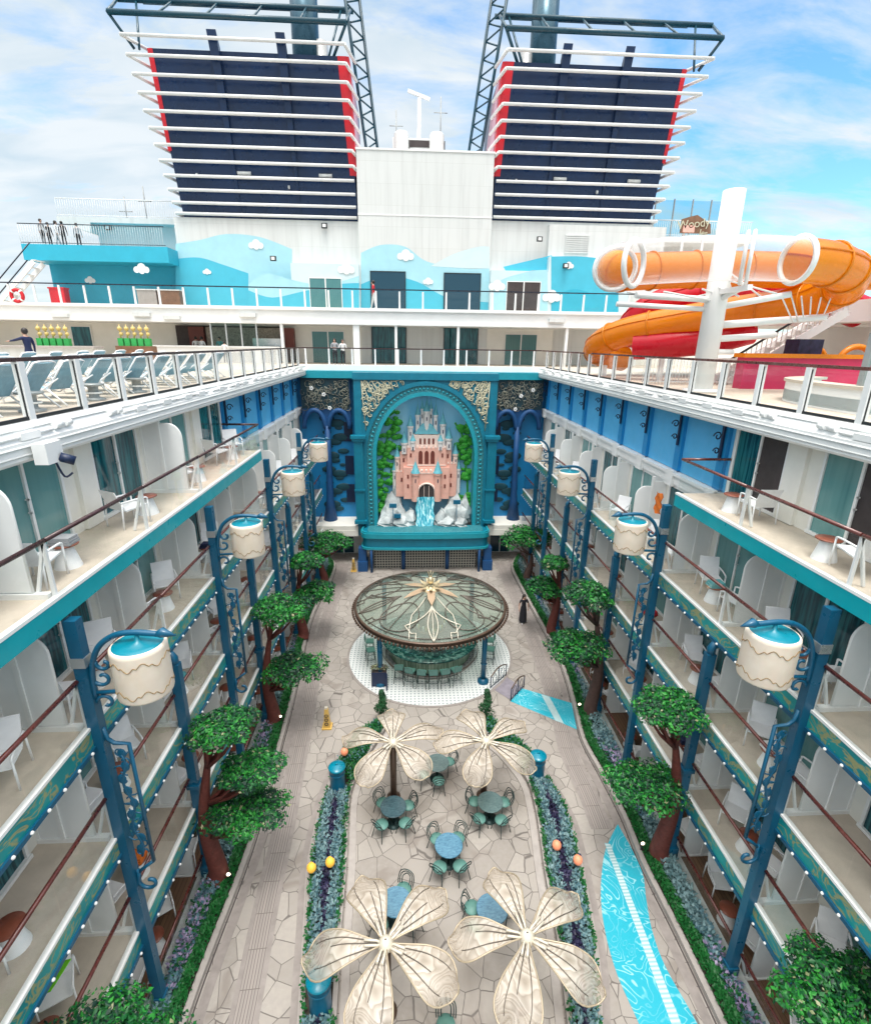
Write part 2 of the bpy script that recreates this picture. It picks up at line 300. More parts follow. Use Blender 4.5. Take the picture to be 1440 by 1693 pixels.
M['topblue'] = tabletop('blue_tabletop', (.025, .11, .19), (.09, .24, .34)); M['topdark'] = tabletop('dark_tabletop', (.02, .05, .065), (.06, .12, .14)); M['topgreen'] = tabletop('grey_green_tabletop', (.06, .11, .115), (.13, .20, .20))
M['seafoam'] = P('seafoam_seat', (.10, .24, .21), .55, var=.12, vs=5); M['chairtube'] = P('dark_green_tube', (.02, .05, .05), .35, .4)
t = MT('pearl_petal'); v = t.vec(); nz = t.noise(v, 1.0, 1, 1.5); fz = t.math('FRACT', t.math('MULTIPLY', nz, 11.)); ln = t.ramp(fz, [(.0, .3), (.3, .6), (.65, 1.), (.82, .5), (.88, .1), (1., .3)])
t.base(t.mix(ln, (.31, .265, .21), (.56, .51, .445))); t.p.inputs['Roughness'].default_value = .3; t.bump(ln, .3, .015)
ta = t.n('ShaderNodeBsdfTransparent'); ta.inputs[0].default_value = (.90, .84, .75, 1); mx = t.n('ShaderNodeMixShader')
rr = t.n('ShaderNodeVectorMath', operation='LENGTH'); t.l(t.co.outputs['Object'], rr.inputs[0])
fac = t.ramp(t.math('MULTIPLY', rr.outputs['Value'], .5), [(.3, .12), (.55, .24), (.80, .60)])
t.l(fac, mx.inputs[0]); t.l(t.p.outputs[0], mx.inputs[1]); t.l(ta.outputs[0], mx.inputs[2]); t.l(mx.outputs[0], t.out.inputs[0]); M['petal'] = t.m
t = MT('lamp_shade'); t.base(t.ramp(t.noise(t.vec(), 3, 4), [(.3, (.74, .63, .51)), (.7, (.80, .71, .60))])); t.p.inputs['Roughness'].default_value = .5; t.p.inputs['Subsurface Weight'].default_value = .1; M['shade'] = t.m
M['shaderim'] = P('shade_rim', (.80, .79, .76), .4, var=.04); M['scroll'] = P('gold_scroll', (.34, .22, .09), .4, .4)
# portal scene
t = MT('mural_sky'); t.base(t.ramp(t.noise(t.vec((1, 1, .6)), .35, 3, .5), [(.3, (.11, .50, .80)), (.7, (.42, .74, .92))])); t.p.inputs['Roughness'].default_value = .6; M['muralsky'] = t.m
M['pinkA'] = P('castle_pink', (.76, .43, .35), .6, var=.12, vs=2.5); M['pinkB'] = P('castle_pale', (.80, .64, .57), .6, var=.1, vs=2.5); M['castlewhite'] = P('castle_white', (.74, .72, .71), .6, var=.06); M['roofblue'] = P('castle_roof', (.12, .42, .50), .45, var=.2, vs=4)
M['rock'] = P('faceted_rock', (.50, .55, .56), .6, var=.45, vs=1.3); M['greentree'] = P('painted_leaf', (.045, .40, .035), .6, var=.6, vs=4); M['darktree'] = P('painted_dark_tree', (.004, .06, .085), .6, var=.3, vs=2)
t = MT('waterfall'); nz = t.noise(t.vec((5, 1, .7)), 2.2, 3, 1.4); t.base(t.ramp(nz, [(.42, (.01, .26, .38)), (.55, (.18, .60, .68)), (.62, (.62, .82, .85))])); t.p.inputs['Roughness'].default_value = .25; M['fall'] = t.m
t = MT('lattice_screen'); v = t.vec((5.2, 1, 5.2)); fr = t.n('ShaderNodeVectorMath', operation='FRACTION'); t.l(v, fr.inputs[0]); sx = t.n('ShaderNodeSeparateXYZ'); t.l(fr.outputs[0], sx.inputs[0])
mk = t.math('MAXIMUM', t.math('LESS_THAN', sx.outputs[0], .32), t.math('LESS_THAN', sx.outputs[2], .32)); t.base(t.mix(mk, (.02, .025, .03), (.34, .33, .29))); M['lattice'] = t.m
t = MT('scroll_band'); v = t.vec((2.6, 2.6, 2.6)); vo = t.n('ShaderNodeTexVoronoi', feature='DISTANCE_TO_EDGE'); t.l(v, vo.inputs['Vector']); t.base(t.mix(t.ramp(vo.outputs[0], [(.06, 1.), (.12, 0.)]), (.006, .10, .15), (.06, .30, .32))); M['scrollband'] = t.m
M['scrollcream'] = P('cream_scroll', (.52, .50, .36), .5, var=.12, vs=6); M['scrollgrey'] = P('grey_vine', (.13, .13, .11), .6, var=.3, vs=5); M['vineface'] = P('vine_backing', (.012, .045, .06), .6, var=.3, vs=3); M['vinepale'] = P('pale_vine', (.24, .25, .20), .6, var=.2, vs=4)
# ship top
M['funnel'] = P('funnel_navy', (.006, .026, .085), .30, var=.3, vs=.5); M['red'] = P('funnel_red', (.72, .02, .035), .35, var=.1); M['pinkpanel'] = P('funnel_side_pink', (.62, .36, .44), .5, var=.08)
M['truss'] = P('truss_teal', (.006, .055, .085), .3, var=.2); M['exhaust'] = P('exhaust_pipe', (.03, .09, .13), .3, .4); M['exhaustgrey'] = P('exhaust_grey', (.42, .43, .43), .35, .3)
M['tube'] = P('guard_white', (.76, .77, .76), .35, var=.05)
M['muralA'] = P('mural_pale_blue', (.36, .65, .74), .55, var=.06); M['muralB'] = P('mural_cyan', (.06, .46, .62), .5, var=.07); M['muralC'] = P('mural_deep_cyan', (.025, .40, .56), .5, var=.08); M['muralD'] = P('mural_mist', (.58, .72, .75), .55, var=.05)
M['orange'] = P('slide_orange', (.76, .285, .008), .26, var=.1, vs=.8, coat=.3); M['slidered'] = P('slide_red', (.62, .01, .03), .28, var=.12, vs=.8, coat=.3); t = MT('slide_clear'); t.p.inputs['Roughness'].default_value = .08; t.base((.82, .80, .80)); lw = t.n('ShaderNodeLayerWeight'); lw.inputs[0].default_value = .5; ta = t.n('ShaderNodeBsdfTransparent'); ta.inputs[0].default_value = (.97, .95, .94, 1); mx = t.n('ShaderNodeMixShader')
t.l(t.math('ADD', .05, t.math('MULTIPLY', t.math('POWER', lw.outputs['Facing'], 2.4), .9)), mx.inputs[0]); t.l(ta.outputs[0], mx.inputs[1]); t.l(t.p.outputs[0], mx.inputs[2]); t.l(mx.outputs[0], t.out.inputs[0]); M['slideclear'] = t.m
M['crimson'] = P('crimson_wall', (.52, .02, .09), .4, var=.15)
M['sling'] = P('blue_sling', (.20, .36, .46), .7, var=.18, vs=5); M['slingpale'] = P('pale_sling', (.42, .52, .57), .7, var=.1, vs=5)
M['binteal'] = P('bin_teal', (.0, .20, .30), .3, var=.15, vs=4); M['binblue'] = P('bin_navy', (.004, .12, .22), .35, var=.15); M['yellow'] = P('cone_yellow', (.62, .40, .10), .45, var=.1); M['orangecloth'] = P('orange_towel', (.70, .17, .02), .85, var=.2, vs=6); M['greencloth'] = P('lime_towel', (.16, .60, .02), .85, var=.15, vs=6)
def glowm(name, c, e):
    t = MT(name); t.base(c); t.p.inputs['Emission Color'].default_value = c+(1,); t.p.inputs['Emission Strength'].default_value = e; return t.m
M['glowY'] = glowm('glow_yellow', (.80, .42, .05), .25); M['glowR'] = glowm('glow_coral', (.78, .26, .14), .2); M['spot'] = glowm('spot_warm', (1, .85, .6), 4.0)
M['skin'] = P('skin', (.50, .30, .22), .55, var=.05); M['hair'] = P('dark_hair', (.015, .011, .01), .5); M['clothblack'] = P('cloth_black', (.012, .013, .02), .8); M['clothwhite'] = P('cloth_white', (.75, .75, .75), .8); M['clothred'] = P('cloth_red', (.55, .02, .03), .8); M['clothnavy'] = P('cloth_navy', (.012, .02, .07), .8); M['clothgrey'] = P('cloth_grey', (.34, .35, .37), .8); M['clothteal'] = P('cloth_teal', (.12, .42, .45), .8)
M['bottlegreen'] = P('bottle_green', (.03, .34, .08), .35); M['bottlegold'] = P('bottle_gold', (.55, .42, .14), .4)
M['sea'] = P('sea_water', (.02, .08, .11), .15, var=.3, vs=.02)
M['interior'] = P('dark_interior', (.05, .04, .04), .7, var=.3); M['tilewall'] = P('patterned_tile', (.42, .36, .30), .5, var=.5, vs=9); M['brickred'] = P('maroon_panel', (.16, .035, .025), .5, var=.2)
for n_, c_ in (('orange', (.86, .37, .02, 1)), ('slidered', (.75, .02, .03, 1))):     # thin fibreglass lets some daylight through
    nt_ = M[n_].node_tree; pb_ = next(x for x in nt_.nodes if x.type == 'BSDF_PRINCIPLED'); om_ = next(x for x in nt_.nodes if x.type == 'OUTPUT_MATERIAL')
    tl_ = nt_.nodes.new('ShaderNodeBsdfTranslucent'); tl_.inputs[0].default_value = c_; mx_ = nt_.nodes.new('ShaderNodeMixShader'); mx_.inputs[0].default_value = .42
    nt_.links.new(pb_.outputs[0], mx_.inputs[1]); nt_.links.new(tl_.outputs[0], mx_.inputs[2]); nt_.links.new(mx_.outputs[0], om_.inputs[0])
# ------------------------------------------------------------------ setting
H = 2.75; XR = 7.1; XW = 8.6; YB = 4.95; MOD = 3.3; NM = 9; YE = YB+MOD*NM       # balcony grid
def spline(pts, n=6, closed=False):
    pts = [Vector(p) for p in pts]; r = []; k = len(pts)
    for i in range(k if closed else k-1):
        g = (lambda j: pts[j % k]) if closed else (lambda j: pts[max(0, min(k-1, j))])
        a, b, c, d = g(i-1), g(i), g(i+1), g(i+2)
        for q in range(n):
            u = q/n; r.append(.5*((2*b)+(c-a)*u+(2*a-5*b+4*c-d)*u*u+(3*b-a-3*c+d)*u**3))
    if not closed: r.append(pts[-1])
    return r
def p3(l, z=0): return [(a, b, z) for a, b in l]
def normals(pl, closed=False):
    k = len(pl); o = []
    for i in range(k):
        d = (pl[(i+1) % k]-pl[i-1]) if closed else (pl[min(i+1, k-1)]-pl[max(0, i-1)])
        o.append(Vector((d.y, -d.x, 0)).normalized())
    return o
def ribbon(mb, pl, o0, o1, z0, z1, m=0, closed=False):     # swept rectangular section, offsets along the right-hand normal
    nr = normals(pl, closed); vs = []; k = len(pl)
    for p, n in zip(pl, nr):
        a, b = p+n*o0, p+n*o1
        vs += [(a.x, a.y, z0), (b.x, b.y, z0), (b.x, b.y, z1), (a.x, a.y, z1)]
    fs = []
    for i in range(k if closed else k-1):
        j = (i+1) % k
        for q in range(4): fs.append((i*4+q, j*4+q, j*4+(q+1) % 4, i*4+(q+1) % 4))
    if not closed: fs += [(0, 1, 2, 3), (k*4-1, k*4-2, k*4-3, k*4-4)]
    return mb.add(vs, fs, m)
def sheet(mb, pl, o0, o1, z, m=0):                  # flat strip
    return ribbon(mb, pl, o0, o1, z-.05, z, m)
tag(MB().box(-4000, -4000, -26.5, 4000, 5000, -26).build('sea', M['sea']), kind='structure')
tag(MB().box(-9.2, -6, -.5, 9.2, 38, 0).build('courtyard_floor', M['stone']), kind='structure')
# paver walkways (uv along the path)
LK = [(-6.29, 5.0), (-6.28, 8), (-6.2, 9.6), (-6.06, 11.5), (-6.02, 13.3), (-6.08, 16), (-6.2, 19.5), (-6.45, 23.2), (-6.6, 26.0), (-6.5, 29.0), (-6.2, 32.0), (-6.3, 34.2), (-7.0, 35.6)]
RK = [(6.2, 5.0), (6.2, 7.4), (6.16, 9.3), (6.06, 11.3), (6.12, 13.0), (6.02, 14.8), (5.9, 16.5), (6.13, 18.2), (6.42, 20.6), (6.52, 22.8), (6.38, 27.0), (6.26, 30.7), (6.28, 33.3), (7.0, 35.4)]
LKS, RKS = spline(p3(LK)), spline(p3(RK))
def walk(name, pts):
    pl = spline(p3(pts), 8); nr = normals(pl); me = bpy.data.meshes.new(name); vs = []; fs = []; mi = []; uv = []
    offs = [(-.36, -.24, 1), (-.24, .24, 0), (.24, .36, 1)]; d = 0
    ds = [0]
    for i in range(1, len(pl)): d += (pl[i]-pl[i-1]).length; ds.append(d)
    for a, b, mm in offs:
        k = len(vs)
        for p, n in zip(pl, nr): vs += [tuple(p+n*a+Vector((0, 0, .004))), tuple(p+n*b+Vector((0, 0, .004)))]
        for i in range(len(pl)-1):
            fs.append((k+2*i, k+2*i+1, k+2*i+3, k+2*i+2)); mi.append(mm); uv += [(ds[i], 0), (ds[i], b-a), (ds[i+1], b-a), (ds[i+1], 0)]
    me.from_pydata(vs, [], fs); me.materials.append(M['band']); me.materials.append(M['bandedge']); me.polygons.foreach_set('material_index', mi)
    u = me.uv_layers.new(name='UVMap')
    for i, q in enumerate(uv): u.data[i].uv = q
    o = bpy.data.objects.new(name, me); COL.objects.link(o); tag(o, kind='structure')
walk('paved_path', [(-4.95, 5), (-5.0, 8), (-5.14, 10.6), (-5.2, 13), (-5.35, 16), (-5.5, 19), (-5.66, 21.6), (-5.78, 27.5), (-5.6, 34.5)])
walk('paved_path', [(4.9, 5), (4.95, 6.0), (5.0, 6.6)] if False else [(5.3, 12.6), (5.3, 14), (5.2, 16), (5.4, 18), (5.62, 21.6), (5.7, 27.5), (5.6, 34.5)])
bigL = [(5.90, 12.75), (5.45, 12.25), (4.99, 11.6), (4.5, 10.5), (4.26, 9.5), (4.20, 8.5), (4.34, 7.4), (4.55, 5.5)]
bigR = [(5.9, 5.5), (5.72, 7.4), (5.52, 8.6), (5.56, 9.46), (5.77, 10.3), (6.0, 11.08), (5.99, 12.0)]
def flat(name, poly, z, mat):
    mb = MB(); n = len(poly); mb.add([(p[0], p[1], z) for p in poly], [list(range(n))]); return mb.build(name, mat)
bl = spline(p3(bigL), 5); br = spline(p3(bigR), 5); poly = [(p.x, p.y) for p in bl+br]
tag(flat('aqua_path', poly, .009, M['aqua']), kind='structure')
tag(flat('drain_path', [(5.20, 12.1), (5.37, 12.05), (5.31, 5.5), (5.05, 5.5)], .014, M['grille']), kind='structure')
tag(flat('aqua_path', [(3.47, 19.08), (4.2, 19.96), (6.2, 18.85), (5.92, 17.2)], .009, M['aqua']), kind='structure')
tag(flat('drain_path', [(4.98, 19.50), (5.32, 19.31), (5.48, 17.55), (5.16, 17.75)], .014, M['drainstrip']), kind='structure')
# mosaic disc round the bar
mb = MB(); KC = (0.02, 23.0)
mb.add([(KC[0]+4.12*cos(2*pi*i/72), KC[1]+4.12*sin(2*pi*i/72), .012) for i in range(72)], [list(range(72))])
tag(mb.build('mosaic_floor', M['mosaic']), kind='structure')
mb = MB(); ribbon(mb, [Vector((KC[0]+4.18*cos(2*pi*i/72), KC[1]+4.18*sin(2*pi*i/72), 0)) for i in range(72)], -.06, .06, -.02, .02, closed=True)
tag(mb.build('mosaic_edge', M['bandedge']), kind='structure')
# pool deck
mb = MB()
mb.box(-42, -4, 13.05, -8.25, 36.4, 13.75); mb.box(8.25, -4, 13.05, 42, 36.4, 13.75); mb.box(-42, 36.4, 13.05, 42, 60, 13.75)
tag(mb.build('pool_deck', M['deck']), kind='structure')
# ------------------------------------------------------------------ cabin blocks
LEV = ['ground', 'first', 'second', 'third', 'top']
def divider_mb(s):
    mb = MB(); t = .025
    mb.box(s*1.5, -t, .10, s*1.02, t, 2.2, 0)                     # plain panel by the wall
    prof = []
    for i in range(9):
        a = pi/2*i/8; prof.append((s*(.72-.34*sin(a)), 0, 1.62+.38*cos(a)))
    poly = [(s*.95, -t, .12), (s*.95, -t, 2.0)]+[(x, -t, z) for x, _, z in prof]+[(s*.38, -t, .12)]
    mb.prism(poly if s > 0 else poly[::-1], (0, 2*t, 0), 0)
    mb.tube([(x*1.0, 0, z) for x, z in [(s*.95, 2.01)]+[(p[0], p[2]+.01) for p in prof]+[(s*.37, .12)]], .022, 6, 1)
    mb.box(s*1.03, -.05, 0, s*.94, .05, 2.4, 1)
    mb.box(s*1.5, -.06, 0, s*.1, .06, .10, 1); mb.box(s*1.5, -.045, .1, s*1.44, .045, 2.5, 1)
    return mb
def door_mb(w=2.1):
    fr, g = MB(), MB()
    for y in (-w/2, 0, w/2): fr.box(-.04, y-.035, 0, .05, y+.035, 2.2)
    fr.box(-.04, -w/2, 2.13, .05, w/2, 2.22); fr.box(-.06, -w/2-.06, -.02, .09, w/2+.06, .06)
    return fr
def cabin_block(s):
    sd = 'left' if s < 0 else 'right'
    T = thing('cabin_block', f'{sd} hand block of white passenger cabins with stacked open balconies', 'cabin block', (s*XW, YB, 0))
    endm = 5 if s < 0 else 3                                  # top level balconies stop here
    yend4 = YB+MOD*endm-.35 if s < 0 else YB+MOD*endm-.2
    # walls: five storeys of cabin front
    w = MB(); w.box(s*XW, 2, 0, s*(XW+3), 36.4, 4*H-.02); w.box(s*XW, 2, 4*H-.02, s*(XW+3), yend4, 13.05)
    w.build('wall', M['cream'], T)
    w = MB(); w.box(s*(XW-.02), yend4, 4*H+.02, s*(XW+3), 36.4, 13.05); tag(w.build('blue_panel', M['blueA'], T), 'plain sky blue wall panels above the cornice')
    y = yend4+.12
    while y < 36.2:
        w = MB(); w.box(s*(XW-.14), y, 4*H+.05, s*(XW-.01), y+.36, 13.05); w.build('pilaster', M['blueB'], T); y += 1.65*1.55
    w = MB(); w.box(s*(XW-.22), yend4+.05, 4*H-.42, s*(XW+.02), 36.4, 4*H-.04); w.box(s*(XW-.14), yend4+.05, 4*H-.56, s*(XW+.02), 36.4, 4*H-.42); w.box(s*(XW-.30), yend4+.05, 4*H-.10, s*(XW+.02), 36.4, 4*H-.0)
    y = yend4+.1
    while y < 36.2: w.box(s*(XW-.32), y-.05, 4*H-.5, s*(XW-.19), y+.42, 4*H+.06); y += 1.65*1.55
    w.build('cornice', M['white'], T)
    # iron scroll brackets under the deck edge
    y = yend4+.30
    while y < 36:
        b = MB(); x = s*(XW-.16)
        b.box(x, y-.05, 11.95, x-s*.05, y+.05, 13.0)
        for (cz, r) in ((12.7, .14), (12.25, .11)):
            b.tube([(x-s*(.05+r+r*(1-q*.02)*cos(q*.42)*(1-q/26)), y, cz+r*sin(q*.42)*(1-q/26)) for q in range(18)], .022, 5)
        b.build('scroll_bracket', M['ink'], T); y += 1.65*1.55
    for k in range(5):
        z = k*H; ye = YE+.2 if k < 4 else yend4
        f = MB()
        if k: f.box(s*(XR+.07), 2, z-.2, s*XW, ye, z)
        else: f.box(s*(XR+.22), 2, .02, s*XW, ye, .06)
        f.build('balcony_floor', M['planks'] if k == 0 else M['deck'], T)
        f = MB()
        if k:
            f.box(s*(XR-.045), 2, z-.02, s*(XR+.07), ye, z+.04)
            f.build('floor_nosing', M['white'], T)
            f = MB(); f.box(s*(XR-.035), 2, z-.38, s*(XR+.05), ye, z-.02); fa = f.build('fascia_band', M['teal'] if k == 4 else M['pattern'], T)
            tag(fa, 'plain bright teal band under the top balconies' if k == 4 else 'teal band with gold swirl pattern')
            if k < 4:
                f = MB(); f.box(s*(XR-.08), 2, z-.47, s*(XR+.06), ye, z-.38); f.build('lower_lip', M['post'], T)
                f = MB(); y = 5.2
                while y < ye: f.ball((s*(XR-.09), y, z-.42), .035, 0, 4); y += .41
                tag(f.build('light_bulbs', M['white'], T), kind='stuff')
        else:
            f.box(s*(XR-.02), 2, 0, s*(XR+.22), ye, .22); f.build('floor_nosing', M['hull'], T)
        # railings: one per bay
        zr = z+(1.06 if k else 1.0)
        for j in range(-1, NM):
            y0, y1 = YB+MOD*j, YB+MOD*(j+1)
            if y0 >= ye-.3: continue
            y1 = min(y1, ye)
            r = MB(); r.tube([(s*XR, y0+.015, zr), (s*XR, y1-.015, zr)], .042, 8)
            if k == 4 and y1 == ye: r.tube([(s*XR, y1-.02, zr), (s*(XW-.02), y1-.02, zr)], .042, 8)
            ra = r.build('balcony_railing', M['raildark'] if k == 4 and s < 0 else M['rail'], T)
            g = MB(); ym = (y0+y1)/2; z0g = z+.06 if k else .24
            for a, b in ((y0+.08, ym-.012), (ym+.012, y1-.03)): g.box(s*XR-.008, a, z0g, s*XR+.008, b, zr-.04)
            if k == 4 and y1 == ye: g.box(s*(XR+.03), y1-.028, z0g, s*(XW-.1), y1-.012, zr-.04)
            g.build('glass_pane', M['glass'], ra)
            p = MB(); p.box(s*(XR+.02), y0+.02, z, s*(XR+.085), y0+.07, zr-.02); p.bar((s*(XR+.05), y0+.045, zr-.05), (s*(XR+.34), y0+.045, z+.02), .05, .05, 0)
            p.build('rail_post', M['white'], ra)
            # divider, door
            if j >= 0:
                if not (k == 4 and (y0 > ye-.5 or (s > 0 and j != 0) or (s < 0 and j % 2 == 0))):
                    d = divider_mb(1); me = MB()
                    for v in range(len(d.v)): pass
                    me.v = [(s*(XR+q[0]), y0+.0+q[1], z+q[2]) for q in d.v]; me.f = d.f if s > 0 else [f_[::-1] for f_ in d.f]; me.m = d.m; me.sm = d.sm
                    me.build('divider', [M['divider'], M['white']], T)
            if k == 4 and y0+2.3 > ye: continue
            dm = door_mb(); yc = y0+1.85; xx = s*(XW-.03)
            me = MB(); me.v = [(xx+q[0], yc+q[1], z+.04+q[2]) for q in dm.v]; me.f = dm.f; me.m = dm.m; me.sm = dm.sm
            do = me.build('cabin_door', M['white'], T)
            g = MB(); g.box(s*(XW-.03)-.004, yc-1.01, z+.1, s*(XW-.03)+.004, yc-.03, z+2.15, 2 if (s, k, j) in ((1, 4, 2), (1, 4, 1)) else (j*7+k*3) % 2); g.box(s*(XW-.03)-.004, yc+.03, z+.1, s*(XW-.03)+.004, yc+1.01, z+2.15, (j+k) % 2)
            g.build('door_glass', [M['window'], M['curtain'], M['interior']], do)
            h_ = MB(); h_.box(s*(XW-.12), yc-.09, z+.95, s*(XW-.09), yc-.06, z+1.25); h_.box(s*(XW-.12), yc-.09, z+.95, s*(XW-.05), yc-.06, z+.98); h_.box(s*(XW-.12), yc-.09, z+1.22, s*(XW-.05), yc-.06, z+1.25); h_.build('door_handle', M['white'], do)
            w = MB(); w.box(s*(XW-.1), y0+.12, z+.02, s*(XW-.0), y0+.75, z+2.3); w.build('pillar_casing', M['white'] if (j+k) % 2 else M['cream'], T)
    # deck edge: stepped white coaming with pipes
    e = MB(); x = 8.25
    pr_ = [(8.27, 13.80), (8.0, 13.80), (7.84, 13.52), (7.80, 13.50), (7.80, 13.20), (7.86, 13.14), (8.9, 13.12)]
    pl_ = [(s*a_, -4, b_) for a_, b_ in pr_]; e.prism(pl_ if s > 0 else pl_[::-1], (0, 40.3, 0))
    e.build('deck_coaming', M['white'], T)
    e = MB()
    for dx, z in ((7.785, 13.42), (7.93, 13.70), (7.785, 13.28)): e.tube([(s*dx, -4, z), (s*dx, 36.2, z)], .02, 6)
    e.build('coaming_pipe', M['hull'], T)
    e = MB(); y = 6.1
    rr = random.Random(3)
    while y < 34:
        q = rr.random()
        if q < .45: e.tube([(s*7.86, y, 13.66), (s*7.86, y+.22, 13.66)], .075, 10); e.tube([(s*7.86, y+.32, 13.66), (s*7.86, y+.5, 13.66)], .07, 10); e.box(s*7.84, y+.2, 13.6, s*7.9, y+.35, 13.68)
        else: e.box(s*7.80, y, 13.53, s*7.92, y+.5, 13.66); e.tube([(s*7.84, y-.6, 13.60), (s*7.84, y+.9, 13.60)], .03, 6)
        e.build('coaming_light', M['white'], T); e = MB()
        y += .9+rr.random()*1.2
    return T
CBL = cabin_block(-1); CBR = cabin_block(1)
# open dark doorway on the right top balcony is a part of that block: leave as glazed door
# pool deck railings
def deck_railing(s):
    sd = 'left' if s < 0 else 'right'
    T = thing('deck_railing', f'{sd} pool deck railing of white posts, glass and a brown handrail', 'railing', (s*8.06, 4, 13.8))
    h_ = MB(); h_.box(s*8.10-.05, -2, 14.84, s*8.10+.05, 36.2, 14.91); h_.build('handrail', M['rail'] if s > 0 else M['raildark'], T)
    y = 3.4; i = 0
    while y < 36.3:
        p = MB(); p.box(s*8.02, y-.075, 13.8, s*8.15, y+.075, 14.84); p.build('post', M['white'], T)
        if y+1.65 < 36.3:
            g = MB(); g.box(s*8.07-.007, y+.08, 13.92, s*8.07+.007, y+1.57, 14.80); g.build('glass_pane', M['glass'], T)
            k = MB(); k.box(s*8.045, y+.06, 13.81, s*8.095, y+1.59, 13.87); k.box(s*8.055, y+1.565, 13.87, s*8.085, y+1.58, 14.8); k.build('gasket', M['black'], T)
        y += 1.65
deck_railing(-1); deck_railing(1)
# cross rail at the far end of the well
T = thing('deck_railing', 'railing across the far end of the well above the teal arch', 'railing', (0, 36.3, 13.8))
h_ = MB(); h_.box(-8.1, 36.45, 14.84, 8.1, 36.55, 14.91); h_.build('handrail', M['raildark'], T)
x = -7.9
while x < 8.2:
    p = MB(); p.box(x-.05, 36.44, 13.8, x+.05, 36.54, 14.84); p.build('post', M['white'], T)
    if x+1.55 < 8: g = MB(); g.box(x+.07, 36.48, 13.86, x+1.48, 36.495, 14.8); g.build('glass_pane', M['glass'], T)
    x += 1.55
e = MB(); e.box(-8.25, 36.25, 13.45, 8.25, 36.75, 13.80); e.box(-8.25, 36.35, 13.3, 8.25, 36.7, 13.45); e.build('coaming', M['white'], T)
# ------------------------------------------------------------------ arch portal and end wall of the well
def arc(cx, cz, rx, rz, a0, a1, n, y):
    return [(cx+rx*cos(a0+(a1-a0)*i/n), y, cz+rz*sin(a0+(a1-a0)*i/n)) for i in range(n+1)]
EW = thing('end_wall', 'blue end wall of the well with dark arched niches beside the teal portal', 'wall', (0, 36.4, 0))
mb = MB(); mb.box(-9.0, 36.42, 2.95, 9.0, 37.2, 13.3); mb.build('wall', M['blueB'], EW)
mb = MB(); mb.box(-9.0, 36.5, 0, 9.0, 37.2, 2.95); tag(mb.build('ground_wall', M['white'], EW), 'white ground floor wall')
mb = MB()
for s in (-1, 1):
    mb.box(s*4.6, 34.3, 2.62, s*8.2, 36.42, 2.95); mb.box(s*4.6, 34.28, 2.2, s*8.2, 34.5, 2.63)
mb.build('terrace', M['cream'], EW)
mb = MB()
for s in (-1, 1):
    mb.box(s*4.8, 35.7, 13.0, s*8.3, 36.42, 13.42)
mb.box(-8.1, 35.55, 12.98, 8.1, 36.3, 13.44); tag(mb.build('lintel', M['portal_light'], EW), 'long teal lintel under the far railing')
